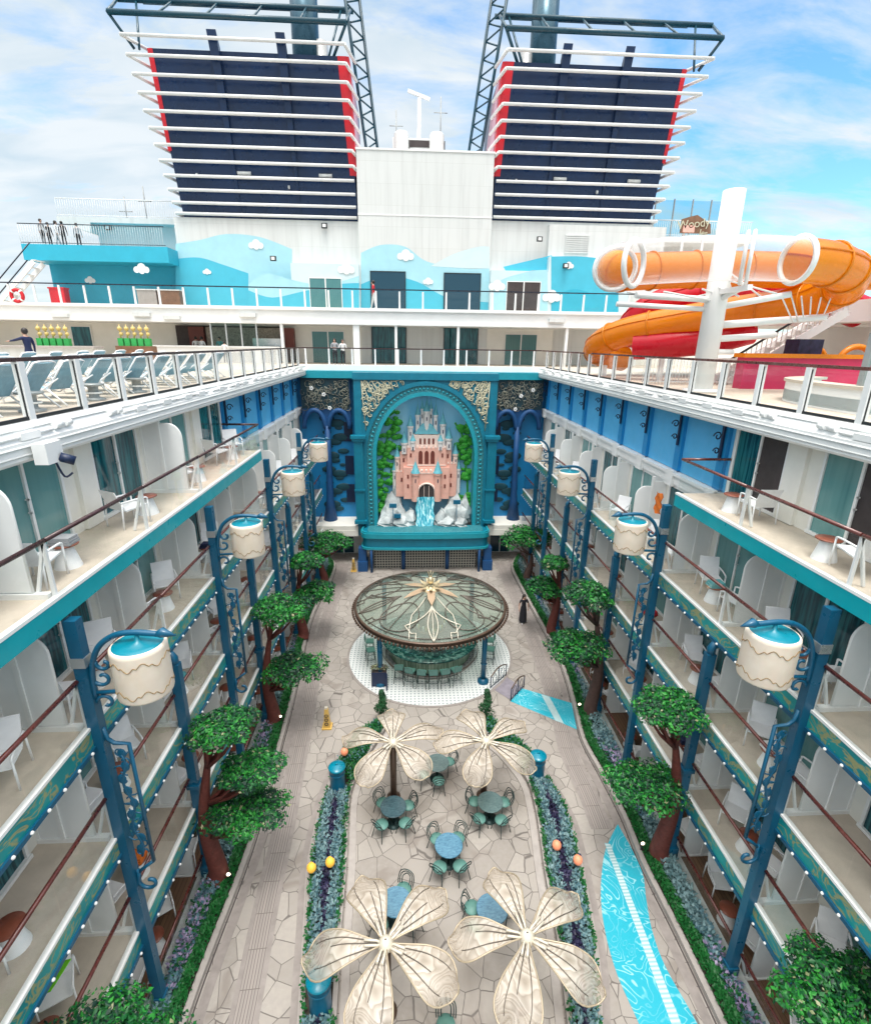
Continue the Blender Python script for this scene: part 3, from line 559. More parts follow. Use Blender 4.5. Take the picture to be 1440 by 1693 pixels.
for s in (-1, 1):
    # twin pointed niches: dark blue face with two arch openings, a trunk-like pier between
    x0, x1 = 4.95, 8.25; xm = (x0+x1)/2; y = 35.75
    vine_face = M['vineface']
    def face(poly, nm, mat, d=.3, yy=y):
        q = MB(); pl = [(s*a, yy, b) for a, b in poly]; q.prism(pl if s > 0 else pl[::-1], (0, d, 0)); return q.build(nm, mat, EW)
    top = 12.98; zs = 9.6; r = (x1-x0)/4-.1
    def halfarc(cx, n=10): return [(cx-r*cos(pi*i/n), zs+1.25*sin(pi*i/n)) for i in range(n+1)]
    face([(x0, zs)]+halfarc(x0+.1+r)+[(xm, zs)]+[(xm, top), (x0, top)], 'niche_face', M['portal_dark'])
    face([(xm, zs)]+halfarc(xm+.1+r)+[(x1, zs), (x1, top), (xm, top)], 'niche_face', M['portal_dark'])
    q = MB()
    for c in (x0+.1+r, xm+.1+r):
        pl = halfarc(c, 14); q.tube([(s*a, y-.04, b) for a, b in pl], .17, 8)
    q.tube([(s*xm, y-.02, zs+.2), (s*xm, y-.02, 7), (s*(xm+.05), y, 4.4), (s*(xm+.1), y, 2.95)], [.20, .20, .26, .50], 10)
    q.build('niche_rib', M['portal_dark'], EW)
    q = MB(); q.box(s*(x0+.05), y-.03, 10.95, s*(x1-.02), y+.0, 12.97); q.build('vine_backing', vine_face, EW)
    rg = random.Random(5+s); q = MB()
    for i in range(90):                                   # iron vine fretwork above the niches
        cx, cz = rg.uniform(x0+.15, x1-.15), rg.uniform(10.95, 12.8); rr = rg.uniform(.12, .34); a0 = rg.uniform(0, 6.28); turn = rg.choice((-1, 1))
        q.tube([(s*min(x1, max(x0, cx+rr*(1-u/20)*cos(a0+turn*u*.33))), y-.06-.02*(i % 3), min(12.95, cz+rr*(1-u/20)*sin(a0+turn*u*.33))) for u in range(16)], .026, 4, i % 2)
    q.build('vine_fretwork', [M['scrollgrey'], M['vinepale']], EW)
    q = MB()
    for fx, fz in ((xm+.1, 11.9), (xm-.25, 11.0), (xm+.9, 12.3)):
        for k in range(5): q.ball((s*fx+.09*cos(k*1.2566), y-.14, fz+.09*sin(k*1.2566)), .06, 0, 4, (1, .4, 1))
    q.build('white_blossom', M['white'], EW)
    q = MB()                                              # windows and painted tree reliefs inside the niche
    for wz in (4.1, 6.2, 8.6): q.box(s*4.95, 36.34, wz, s*5.55, 36.43, wz+1.35); 
    q.build('niche_window', M['ink'], EW)
    q = MB()
    for i in range(22):
        cz = 3.6+i*.33; cx = xm+.55*sin(i*2.3)-.4; q.ball((s*cx, 36.37, cz), .34+.16*sin(i*1.7), 0, 6, (1.25, .1, .62))
    q.build('tree_relief', M['darktree'], EW)
    fr, gl = MB(), MB()
    for a in (5.15, 5.95): fr.box(s*a-.04, 36.44, 0, s*a+.04, 36.53, 2.1); 
    fr.box(s*5.11, 36.44, 2.1, s*6.79, 36.53, 2.18); fr.box(s*6.71, 36.44, 0, s*6.79, 36.53, 2.1)
    do = fr.build('entrance_door', M['white'], EW)
    gl.box(s*5.2, 36.46, .05, s*5.9, 36.50, 2.08); gl.box(s*6.0, 36.46, .05, s*6.7, 36.50, 2.08); gl.build('door_glass', M['bluewin'], do)
AP = thing('arch_portal', 'big teal arched stage portal with cream scroll spandrels facing the courtyard', 'portal', (.13, 34.4, 0))
cx = .13; yF = 34.5
def ap(mb, nm, mat, lab=None):
    o = mb.build(nm, mat, AP)
    if lab: tag(o, lab)
    return o
XO = 4.72                                                   # half width of the frame
q = MB()
ZS, RX, RZ = 7.9, 4.18, 5.0
outer = arc(cx, ZS, RX, RZ, pi, 0, 32, yF)
def ring(mb, ra, rza, rb, rzb, y0, y1, m=0, z0=2.9):        # arch ring with straight legs
    A = [(cx-ra, y0, z0)]+arc(cx, ZS, ra, rza, pi, 0, 32, y0)+[(cx+ra, y0, z0)]
    B = [(cx-rb, y0, z0)]+arc(cx, ZS, rb, rzb, pi, 0, 32, y0)+[(cx+rb, y0, z0)]
    n = len(A); vs = A+B+[(a[0], y1, a[2]) for a in A]+[(b[0], y1, b[2]) for b in B]; fs = []
    for i in range(n-1):
        fs += [(i, i+1, n+i+1, n+i), (2*n+i, 3*n+i, 3*n+i+1, 2*n+i+1), (i, 2*n+i, 2*n+i+1, i+1), (n+i, n+i+1, 3*n+i+1, 3*n+i)]
    fs += [(0, n, 3*n, 2*n), (n-1, 3*n-1, 4*n-1, 2*n-1)]
    mb.add(vs, fs, m)
q = MB(); ring(q, 4.22, 5.02, 3.98, 4.74, yF-.12, yF+.5); ap(q, 'outer_arch', M['portal'])
q = MB(); ring(q, 3.98, 4.74, 3.58, 4.32, yF-.02, yF+.5); 
bo = ap(q, 'scroll_arch', M['scrollband'])
q = MB(); ring(q, 3.58, 4.32, 3.34, 4.08, yF-.10, yF+.9); ap(q, 'inner_arch', M['portal_light'])
q = MB()
for i in range(46):
    a = pi*(i+.5)/46; q.ball((cx+3.78*cos(a), yF-.04, ZS+4.53*sin(a)), .085, 0, 4, (1, .5, 1))
for s in (-1, 1):
    for i in range(17): q.ball((cx+s*3.78, yF-.04, 3.1+i*.285), .085, 0, 4, (1, .5, 1))
q.build('arch_beads', M['portal_light'], bo)
q = MB()
for s in (-1, 1):
    q.box(cx+s*4.25, yF-.05, 8.9, cx+s*XO, yF+.6, 13.0) ; q.box(cx+s*4.22, yF-.06, 2.2, cx+s*XO+s*.02, yF+.6, 8.9) 
q.box(cx-XO-.05, yF-.14, 12.98, cx+XO+.05, yF+.7, 13.42)
ap(q, 'frame', M['portal'])
for s in (-1, 1):                                          # spandrels with cream scrollwork
    b = [(cx+s*4.25, yF+.02, 9.1), (cx+s*4.25, yF+.02, 12.98), (cx+s*.6, yF+.02, 12.98)]+[(cx+s*4.2*cos(a), yF+.02, ZS+5.0*sin(a)) for a in [pi/2-.14-(pi/2-.14-.24)*i/12 for i in range(13)]]
    q = MB(); q.prism(b if s < 0 else b[::-1], (0, .1, 0)); sp_ = ap(q, 'spandrel', M['portal'])
    q = MB(); rg = random.Random(11+s)
    n = 0
    while n < 70:
        x, z = rg.uniform(1.0, 4.1), rg.uniform(9.3, 12.85)
        if (x/4.25)**2+((z-ZS)/5.05)**2 < 1.05: continue
        n += 1; rr = rg.uniform(.1, .3); a0 = rg.uniform(0, 6.28); tn = rg.choice((-1, 1)); pts = []
        for u in range(14):
            k = 1-u/17; X, Z = x+rr*k*cos(a0+tn*u*.36), z+rr*k*sin(a0+tn*u*.36)
            if (X/4.25)**2+((Z-ZS)/5.05)**2 < 1.01 or X > 4.24 or Z > 12.96: continue
            pts.append((cx+s*X, yF-.02-.012*(n % 3), Z))
        if len(pts) > 4: q.tube(pts, [.036]*len(pts), 5)
    for i in range(9):
        x = 1.5+i*.31; zz = ZS+5.05*math.sqrt(max(0, 1-(x/4.25)**2)); q.tube([(cx+s*x, yF-.03, zz), (cx+s*(x+.15), yF-.04, (zz+12.9)/2+.2), (cx+s*min(4.2, x+.5), yF-.03, 12.9)], .035, 5)
    q.build('scrollwork', M['scrollcream'], sp_)
for s in (-1, 1):                                          # stepped pilasters with capitals
    q = MB(); x = cx+s*4.5
    q.box(x-.30, yF-.35, 3.3, x+.30, yF-.06, 9.0); q.box(x-.42, yF-.45, 9.0, x+.42, yF+.05, 9.18); q.box(x-.5, yF-.52, 9.18, x+.5, yF+.05, 9.38)
    q.box(x-.36, yF-.42, 5.55, x+.36, yF-.06, 5.66); q.box(x-.42, yF-.5, 3.2, x+.42, yF-.06, 3.42)
    ap(q, 'pilaster', M['portal'])
    q = MB(); x = cx+s*4.38
    q.box(x-.26, 33.15, 0, x+.26, 33.8, 1.7); q.box(x-.34, 33.05, 0, x+.34, 33.9, .75)
    ap(q, 'base_pier', M['portal_dark'])
    q = MB(); q.tube([(cx+s*3.75, 32.95, 0), (cx+s*3.75, 32.95, 1.75)], .09, 10); q.tube([(cx+s*1.55, 33.5, 0), (cx+s*1.55, 33.5, 1.75)], .14, 10)
    ap(q, 'column', M['portal_dark'])
# bow-fronted stage balcony
pl = [(-4.3, 34.4), (-4.35, 33.5), (-4.2, 33.1), (-3.7, 32.95), (-2, 32.85), (0, 32.82), (2, 32.85), (3.7, 32.95), (4.2, 33.1), (4.35, 33.5), (4.3, 34.4)]
pls = spline([(cx+a, b, 0) for a, b in pl], 5)
q = MB(); q.prism([(p.x, p.y, 1.75) for p in pls], (0, 0, 1.15)); ap(q, 'stage', M['portal'])
q = MB(); ribbon(q, pls, -.05, .12, 2.55, 2.9); ribbon(q, pls, -.05, .10, 1.72, 1.88); ribbon(q, pls, -.04, .05, 2.9, 3.0); ap(q, 'stage_moulding', M['portal_light'])
q = MB(); q.prism([(cx+.92*(p.x-cx), p.y*.96+34.4*.04, 2.86) for p in pls], (0, 0, .1)); ap(q, 'stage_floor', M['scrollband'])
q = MB(); q.box(cx-3.6, 33.6, .02, cx+3.6, 33.7, 1.75); ap(q, 'lattice_screen', M['lattice'])
q = MB()
q.box(cx-3.5, 36.1, 2.95, cx+3.5, 36.2, 12.4); q.box(cx-3.42, 34.95, 2.95, cx-3.36, 36.1, 9); q.box(cx+3.36, 34.95, 2.95, cx+3.42, 36.1, 9)
ap(q, 'painted_backdrop', M['muralsky'])
q = MB(); rg = random.Random(4)                            # leafy reliefs at both sides of the backdrop
for s in (-1, 1):
    q = MB()
    for i in range(120):
        z = rg.uniform(3.4, 10.8) if s < 0 else rg.choice((rg.uniform(3.6, 4.8), rg.uniform(6, 9.8)))
        x = cx+s*(3.25-rg.random()**1.5*(1.5 if s < 0 else 1.15)); q.ball((x, 36.0-rg.random()*.2, z), rg.uniform(.14, .30), 0, 4, (1.1, .4, .8))
    q.tube([(cx+s*3.2, 36.0, 3), (cx+s*3.1, 36, 6), (cx+s*2.6, 36, 9.2), (cx+s*2.1, 36, 10)], .07, 6)
    ap(q, 'leaf_relief', M['greentree'])
def facet(c, rx, ry, rz, seed):
    r = random.Random(seed); mb = MB(); lv = [(0.0, 1.0), (.62, .70), (.95, .30), (1.0, 0.0)]; vs = []; k = 5
    for rad, z in lv:
        for j in range(k):
            a = 2*pi*(j+.5*(lv.index((rad, z)) % 2))/k+r.uniform(-.2, .2); f = rad*r.uniform(.7, 1.25); vs.append((c[0]+rx*f*cos(a), c[1]+ry*f*sin(a), c[2]+rz*z*r.uniform(.85, 1.1)))
    fs = []
    for i in range(3):
        for j in range(k):
            a, b, d, e = i*k+j, i*k+(j+1) % k, (i+1)*k+(j+1) % k, (i+1)*k+j; fs += [(a, d, e), (a, b, d)]
    return mb.add(vs, fs)
for i, (x, y, rx, rz) in enumerate([(-2.75, 34.5, .62, .75), (-1.75, 34.45, .75, .85), (-2.7, 35.0, .6, 1.45), (-1.75, 34.9, .7, 1.5), (-1.05, 34.7, .5, 1.25), (-2.35, 35.4, .75, 2.3), (-2.0, 35.7, .5, 3.4), (-2.65, 35.7, .45, 1.9),
        (1.15, 34.6, .55, 1.2), (1.8, 34.85, .75, 1.65), (2.6, 34.8, .7, 1.5), (1.6, 34.4, .75, .7), (2.5, 34.4, .6, .65), (2.9, 35.3, .5, 2.1), (2.2, 35.5, .7, 2.4)]):
    o = facet((cx+x, y, 2.95), rx, .5, rz, i+3).build('faceted_rock', M['rock'], AP)
q = MB(); vs = []; fs = []
for i in range(13):
    t_ = i/12; z = 4.95-2.0*t_; y = 34.75-.55*t_**1.5
    for j in range(7): vs.append((cx-.62+1.24*j/6*(1)+.05*sin(i+j), y-.06*sin(j*1.9+i*.4), z))
for i in range(12):
    for j in range(6): fs.append((i*7+j, i*7+j+1, i*7+j+8, i*7+j+7))
q.add(vs, fs, 0, True); q.prism([(cx-.62, 34.78, 2.95), (cx+.62, 34.78, 2.95), (cx+.62, 34.9, 4.9), (cx-.62, 34.9, 4.9)], (0, .1, 0)); ap(q, 'waterfall', M['fall'])
for (x, z) in ((-2.25, 4.35), (-1.95, 3.6), (2.2, 4.6)):
    q = MB(); q.box(cx+x-.25, 34.1, z, cx+x+.25, 34.25, z+.28); q.tube([(cx+x, 34.2, 2.96), (cx+x, 34.2, z)], .025, 6); ap(q, 'stage_light', M['binblue'])
# generic fairy-tale castle relief
CA = thing('castle_model', 'pink toy-like castle model with blue cone roofs above the waterfall', 'castle model', (cx+.1, 35.4, 4.6))
c0 = cx+.1
def cas(mb, nm, mats): return mb.build(nm, mats, CA)
q = MB(); q.box(c0-1.05, 34.95, 4.6, c0+1.05, 35.9, 6.75); q.box(c0-1.6, 35.1, 4.7, c0+1.6, 35.9, 7.0); cas(q, 'gatehouse', M['pinkA'])
q = MB(); q.box(c0-1.35, 35.2, 6.75, c0+1.35, 35.95, 8.35); q.box(c0-2.15, 35.4, 4.8, c0-1.35, 35.98, 6.6); q.box(c0+1.35, 35.4, 4.8, c0+2.15, 35.98, 7.2); q.box(c0-1.85, 35.45, 6.6, c0-1.3, 35.98, 8.0); q.box(c0+1.3, 35.45, 7.2, c0+1.75, 35.98, 8.3); cas(q, 'wall', M['pinkA'])
q = MB()
for i in range(7): q.box(c0-1.05+i*.315, 34.93, 6.75, c0-.88+i*.315, 35.1, 6.87)
for i in range(9): q.box(c0-1.35+i*.317, 35.18, 8.35, c0-1.2+i*.317, 35.4, 8.49)
for i in range(3): q.box(c0-2.15+i*.28, 35.38, 6.6, c0-2.0+i*.28, 35.5, 6.72); q.box(c0+1.45+i*.26, 35.38, 7.2, c0+1.6+i*.26, 35.5, 7.32)
for z in (5.7, 6.6): q.box(c0-1.07, 34.92, z, c0+1.07, 35.0, z+.06)
q.box(c0-.95, 35.35, 8.35, c0+.95, 35.98, 9.25); q.box(c0-1.37, 35.17, 7.1, c0+1.37, 35.25, 7.18); cas(q, 'parapet', M['pinkB'])
q = MB()
for x in (-.42, 0, .42):
    pl = [(c0+x-.14, 35.17, 7.25), (c0+x-.14, 35.17, 7.95)]+[(c0+x-.14*cos(pi*i/8), 35.17, 7.95+.22*sin(pi*i/8)) for i in range(1, 8)]+[(c0+x+.14, 35.17, 7.95), (c0+x+.14, 35.17, 7.25)]
    q.prism(pl[::-1], (0, .05, 0))
for x in (-.5, -.2, .1, .4): q.box(c0+x, 35.32, 8.6, c0+x+.13, 35.36, 9.0)
for x, z, y in ((-1.3, 6.2, 35.08), (1.3, 6.2, 35.08), (-1.3, 5.5, 35.08), (1.3, 5.5, 35.08), (-1.75, 5.9, 35.38), (1.75, 6.2, 35.38), (1.75, 5.5, 35.38), (-1.6, 7.3, 35.43), (1.5, 7.6, 35.43), (-1.1, 7.7, 35.18), (1.1, 7.7, 35.18)): q.box(c0+x-.06, y, z, c0+x+.06, y+.05, z+.28)
cas(q, 'window', M['brickred'])
q = MB(); pl = [(c0-.52, 34.9, 4.62), (c0-.52, 34.9, 5.3)]+[(c0-.52*cos(pi*i/10), 34.9, 5.3+.5*sin(pi*i/10)) for i in range(1, 10)]+[(c0+.52, 34.9, 5.3), (c0+.52, 34.9, 4.62)]
q.prism(pl[::-1], (0, .06, 0)); cas(q, 'gate', M['interior'])
q = MB(); q.tube([(c0-.6, 34.9, 4.62)]+[(c0-.6*cos(pi*i/10), 34.88, 5.3+.6*sin(pi*i/10)) for i in range(11)]+[(c0+.6, 34.9, 4.62)], .07, 6)
for x in (-.17, .17): q.box(c0+x-.015, 34.87, 4.62, c0+x+.015, 34.9, 5.75)
cas(q, 'gate_arch', M['pinkB'])
def tower(x, y, z0, z1, r, roof, body, flag=True):
    q = MB(); q.lathe([(r, z0), (r, z1-.12), (r*1.25, z1-.02), (r*1.25, z1+.12), (.01, z1+.12)], 12, (c0+x, y, 0), 0, False); tw = cas(q, 'tower', M[body])
    q = MB(); q.lathe([(r*1.32, z1+.10), (r*.75, z1+.10+roof*.4), (.015, z1+.1+roof), (.001, z1+.1+roof+.35)], 12, (c0+x, y, 0)); q.build('cone_roof', M['roofblue'], tw)
    q = MB(); q.box(c0+x-.035, y-r-.02, z1-.55, c0+x+.035, y-r+.03, z1-.3); q.build('slit_window', M['ink'], tw)
for a in [(-.78, 34.95, 4.6, 6.55, .25, .85, 'pinkA'), (.78, 34.95, 4.6, 6.55, .25, .85, 'pinkA'), (-1.55, 35.5, 7.9, 8.6, .20, .8, 'castlewhite'), (1.55, 35.5, 8.2, 8.9, .2, .8, 'castlewhite'),
          (-1.12, 35.5, 8.3, 9.75, .18, .75, 'castlewhite'), (1.12, 35.5, 8.3, 9.9, .18, .75, 'castlewhite'), (-.62, 35.6, 9.2, 10.5, .14, .75, 'castlewhite'), (.62, 35.6, 9.2, 10.5, .14, .75, 'castlewhite'), (-.3, 35.72, 9.2, 10.9, .11, .6, 'castlewhite'), (.3, 35.72, 9.2, 10.9, .11, .6, 'castlewhite'), (0, 35.6, 9.2, 10.75, .2, .8, 'castlewhite'),
          (-2.05, 35.6, 6.4, 7.6, .17, .7, 'pinkB'), (2.05, 35.6, 7.0, 7.8, .17, .7, 'pinkB'), (-2.25, 35.7, 5.0, 6.6, .15, .6, 'castlewhite'), (2.3, 35.7, 5.0, 6.7, .15, .6, 'castlewhite'), (-.95, 35.28, 8.2, 8.75, .16, .45, 'castlewhite'), (.95, 35.28, 8.2, 8.75, .16, .45, 'castlewhite')]: tower(*a)
q = MB(); q.prism([(c0-.85, 35.35, 9.3), (c0+.85, 35.35, 9.3), (c0+.3, 35.5, 10.0), (c0-.3, 35.5, 10.0)][::-1], (0, .4, 0)); cas(q, 'steep_roof', M['roofblue'])
# ------------------------------------------------------------------ superstructure behind the well
SS = thing('superstructure', 'white and cyan superstructure wall with painted waves behind the promenade', 'superstructure', (0, 42, 13.75))
def ss(mb, nm, mats, lab=None):
    o = mb.build(nm, mats, SS)
    if lab: tag(o, lab)
    return o
q = MB(); q.box(-4.55, 41.6, 13.75, 5.05, 50, 27.9); ss(q, 'centre_tower', M['hull'])
q = MB(); q.box(-4.6, 41.55, 27.9, 5.1, 50, 28.02); q.box(-4.57, 41.575, 23.9, 5.07, 41.62, 23.98); ss(q, 'tower_trim', M['white'])
for b_ in ((-17.6, 42.0, 13.75, -4.55, 52, 23.55), (5.05, 42.0, 13.75, 17.2, 52, 23.85), (-24.0, 44, 13.75, -17.6, 52, 23.6), (9.3, 41.5, 17.5, 18, 42, 23.6)):
    q = MB(); q.box(*b_); ss(q, 'wall', M['hull'])
for b_ in ((-9.4, 40.9, 17.5, -4.55, 42, 20.6), (5.05, 40.9, 17.5, 9.3, 42, 20.4), (9.3, 40.9, 17.5, 15.5, 42, 21.4)):
    q = MB(); q.box(*b_); ss(q, 'lower_wall', M['muralD'])
q = MB(); q.box(-27, 42.4, 17.5, -17.6, 44, 20.4); q.box(-27.3, 40.3, 20.35, -17.6, 44, 21.35); ss(q, 'cyan_gallery', M['muralC'], 'deep cyan gallery with painted ripples at the left')
# painted waves (flat paint, a few mm proud of each wall)
def wave(poly, y, mat, nm='wave_mural'):
    q = MB(); pl = [tuple(at(a, b, 'Y', y)) for a, b in poly]; q.add(pl, [list(range(len(pl)))]); return q.build(nm, M[mat], SS)
def crest(*pts): return [(p.x, p.y) for p in spline([(a, b, 0) for a, b in pts], 5)]
wave(crest((291, 403), (330, 397), (375, 387), (430, 392), (483, 412))+[(483, 470), (483, 512), (291, 512)], 41.99, 'muralA')
wave(crest((291, 428), (330, 426), (370, 438), (411, 452))+[(411, 514), (291, 514)], 41.98, 'muralB')
wave(crest((597, 418), (630, 405), (670, 408), (705, 432), (760, 443), (809, 444))+[(809, 516), (597, 515)], 41.59, 'muralA')
wave(crest((597, 470), (640, 456), (690, 466), (740, 492), (809, 500))+[(809, 517), (597, 515)], 41.58, 'muralB')
wave(crest((712, 440), (750, 420), (790, 408), (809, 408))+[(809, 444), (760, 443)], 41.585, 'muralD')
wave(crest((411, 470), (440, 452), (480, 462), (520, 470), (560, 466), (594, 456))+[(594, 514), (411, 514)], 40.89, 'muralA')
wave(crest((411, 480), (450, 492), (500, 482), (560, 470), (594, 468))+[(594, 515), (411, 515)], 40.88, 'muralB')
wave(crest((816, 470), (840, 458), (880, 448), (905, 446))+[(905, 516), (816, 516)], 40.89, 'muralA')
wave(crest((832, 441), (870, 432), (912, 422))+[(912, 446), (880, 447), (840, 455)], 41.485, 'muralB')
wave(crest((911, 424), (960, 424), (1005, 430), (1022, 440))+[(1022, 520), (911, 520)], 40.89, 'muralB')
wave(crest((911, 490), (950, 478), (990, 488), (1022, 480))+[(1022, 521), (911, 521)], 40.88, 'muralC')
def cloud(px, py, y, w, mat='white'):
    q = MB(); c = at(px, py, 'Y', y)
    for dx, dz, r in ((-.5, 0, .3), (0, .18, .42), (.45, 0, .3), (0, -.1, .3)): q.lathe([(.001, 0), (r*w, 0)], 14, (0, 0, 0)); 
    q = MB()
    for k, (dx, dz, r) in enumerate(((-.5, 0, .3), (0, .18, .42), (.45, 0, .3), (0, -.1, .3))):
        q.add([(c.x+(dx+r*cos(2*pi*i/14))*w, c.y-.004*k-.01, c.z+(dz+r*sin(2*pi*i/14))*w) for i in range(14)], [list(range(14))])
    q.build('cloud_mural', M['white'], SS)
for a in [(424, 406, 41.97, .7), (235, 446, 40.28, .7), (671, 424, 41.57, .8), (573, 446, 40.87, .8), (708, 466, 41.56, .5), (822, 474, 40.87, .8), (912, 492, 40.86, .9), (940, 440, 40.86, .5), (150, 464, 42.38, .5), (343, 450, 41.965, .4)]: cloud(*a)
# glazing: promenade level and pool deck level
def win(px0, py0, px1, py1, y, mat, fr='black', nm='window', split=0):
    a, b = at(px0, py0, 'Y', y), at(px1, py1, 'Y', y); f = MB(); t_ = .05
    f.box(a.x-t_, y-.05, b.z-t_, b.x+t_, y+.03, b.z); f.box(a.x-t_, y-.05, a.z, b.x+t_, y+.03, a.z+t_); f.box(a.x-t_, y-.05, b.z, a.x, y+.03, a.z); f.box(b.x, y-.05, b.z, b.x+t_, y+.03, a.z)
    if split: f.box((a.x+b.x)/2-.04, y-.05, b.z, (a.x+b.x)/2+.04, y+.03, a.z)
    o = f.build(nm, M[fr], SS); g = MB(); g.box(a.x, y-.03, b.z, b.x, y-.015, a.z); g.build('pane', M[mat], o)
win(613, 449, 670, 512, 41.55, 'bluewin'); win(735, 452, 792, 514, 41.55, 'bluewin')
win(512, 460, 566, 511, 40.86, 'curtain', 'white', 'sliding_door', 1); win(839, 466, 890, 515, 40.86, 'interior', 'white', 'sliding_door', 1)
win(615, 540, 671, 600, 41.55, 'window'); win(735, 541, 788, 602, 41.55, 'window')
for b_ in ((-17.4, 41.6, 13.75, -4.55, 42.0, 16.5), (5.05, 41.6, 13.75, 10.2, 42, 16.5), (-42, 41.9, 13.75, -17.4, 44, 16.5), (10.2, 44, 13.75, 42, 45, 16.5)):
    q = MB(); q.box(*b_); ss(q, 'pool_level_wall', M['cream'])
win(516, 548, 570, 600, 41.55, 'curtain', 'white', 'sliding_door', 1); win(836, 553, 884, 604, 41.55, 'curtain', 'white', 'sliding_door', 1); win(118, 540, 155, 572, 41.85, 'window', 'white', 'sliding_door')
a = at(925, 545, 'Y', 43.9); b = at(1010, 600, 'Y', 43.9)
q = MB(); q.box(10.2, 43.85, 13.8, 14.5, 43.95, 16.3); ss(q, 'maroon_alcove', M['brickred']); q = MB(); q.box(11.2, 43.7, 13.8, 14.2, 43.84, 15.3); ss(q, 'tile_panel', M['tilewall'])
# promenade deck
PD = thing('promenade', 'white promenade gallery with glass railing crossing above the pool deck', 'promenade deck', (0, 38, 13.75))
q = MB(); q.box(-42, 38, 17.30, 16.5, 42, 17.48); q.build('gallery_floor', M['deck'], PD)
q = MB(); q.box(-42, 37.95, 16.5, 16.5, 38.2, 17.3); q.box(-42, 37.8, 17.3, 16.5, 38.12, 17.5); q.box(-42, 38.2, 16.4, 16.5, 42, 16.5); q.box(-42, 37.9, 16.42, 16.5, 38.0, 16.6); q.build('gallery_fascia', M['white'], PD)
for px in (468, 590, 655, 757, 935): 
    c = at(px, 570, 'Y', 38.1); w_ = .22 if px == 590 else .09; q = MB(); q.box(c.x-w_, 38.0, 13.75, c.x+w_, 38.3, 16.45); q.build('column', M['white'], PD)
q = MB(); q.box(-42, 37.96, 18.66, 14.9, 38.06, 18.73); q.build('handrail', M['navyrail'], PD)
x = -40
while x < 15:
    q = MB(); q.box(x-.06, 37.98, 17.5, x+.06, 38.06, 18.6); q.build('rail_post', M['white'], PD)
    g = MB(); g.box(x+.09, 38.0, 17.58, x+1.51, 38.015, 18.6); g.build('glass_pane', M['glass'], PD); x += 1.6
for px, py in ((100, 521), (235, 520), (285, 525), (410, 521), (920, 530)):
    c = at(px, py, 'Y', 37.85); q = MB(); q.box(c.x-.55, 37.7, c.z-.12, c.x+.55, 37.95, c.z+.12); q.build('fascia_light', M['hull'], PD)
# upper left terrace with stairs
UT = thing('upper_terrace', 'white upper left terrace with rod railing beside the left funnel', 'terrace', (-21, 44, 21.3))
q = MB(); a = at(90, 372, 'Y', 43); q.box(-26.2, 43, 23.25, -17.62, 52, 23.6); q.prism([(-26.2, 43.0, 23.25), (-24.0, 43.0, 22.6), (-23.9, 43.0, 23.25)], (0, 6, 0)); q.build('overhang', M['hull'], UT)
def rods(T_, x0, x1, y, z0, z1, step=.16, rail='white'):
    q = MB(); q.tube([(x0, y, z1), (x1, y, z1)], .03, 6); q.tube([(x0, y, z0+.1), (x1, y, z0+.1)], .02, 6); q.build('top_rail', M[rail], T_)
    q = MB(); x = x0
    while x < x1: q.tube([(x, y, z0), (x, y, z1)], .012, 4); x += step
    q.build('rod_infill', M['white'], T_)
rods(UT, -26.1, -17.7, 43.05, 23.6, 24.75); rods(UT, -27.3, -17.7, 40.35, 21.35, 22.6, .16, 'navyrail')
q = MB(); p0, p1 = at(0, 495, 'Y', 39.6), at(58, 425, 'Y', 39.6)
for dy in (0, 1.0): q.bar((p0.x-4, 39.4+dy, p0.z-3.9), (p1.x, 39.4+dy, p1.z-.3), .08, .3)
for i in range(16): t_ = i/15; q.box(p0.x-4+(p1.x-p0.x+4)*t_-.14, 39.4, p0.z-3.9+(p1.z-.2-p0.z+3.9)*t_-.02, p0.x-4+(p1.x-p0.x+4)*t_+.14, 40.4, p0.z-3.9+(p1.z-.2-p0.z+3.9)*t_+.02)
q.build('stair_flight', M['white'], UT)
q = MB()
for dy in (0, 1.0): q.tube([(p0.x-4, 39.4+dy, p0.z-2.8), (p1.x, 39.4+dy, p1.z+.85)], .04, 6); 
q.build('stair_rail', M['navyrail'], UT)
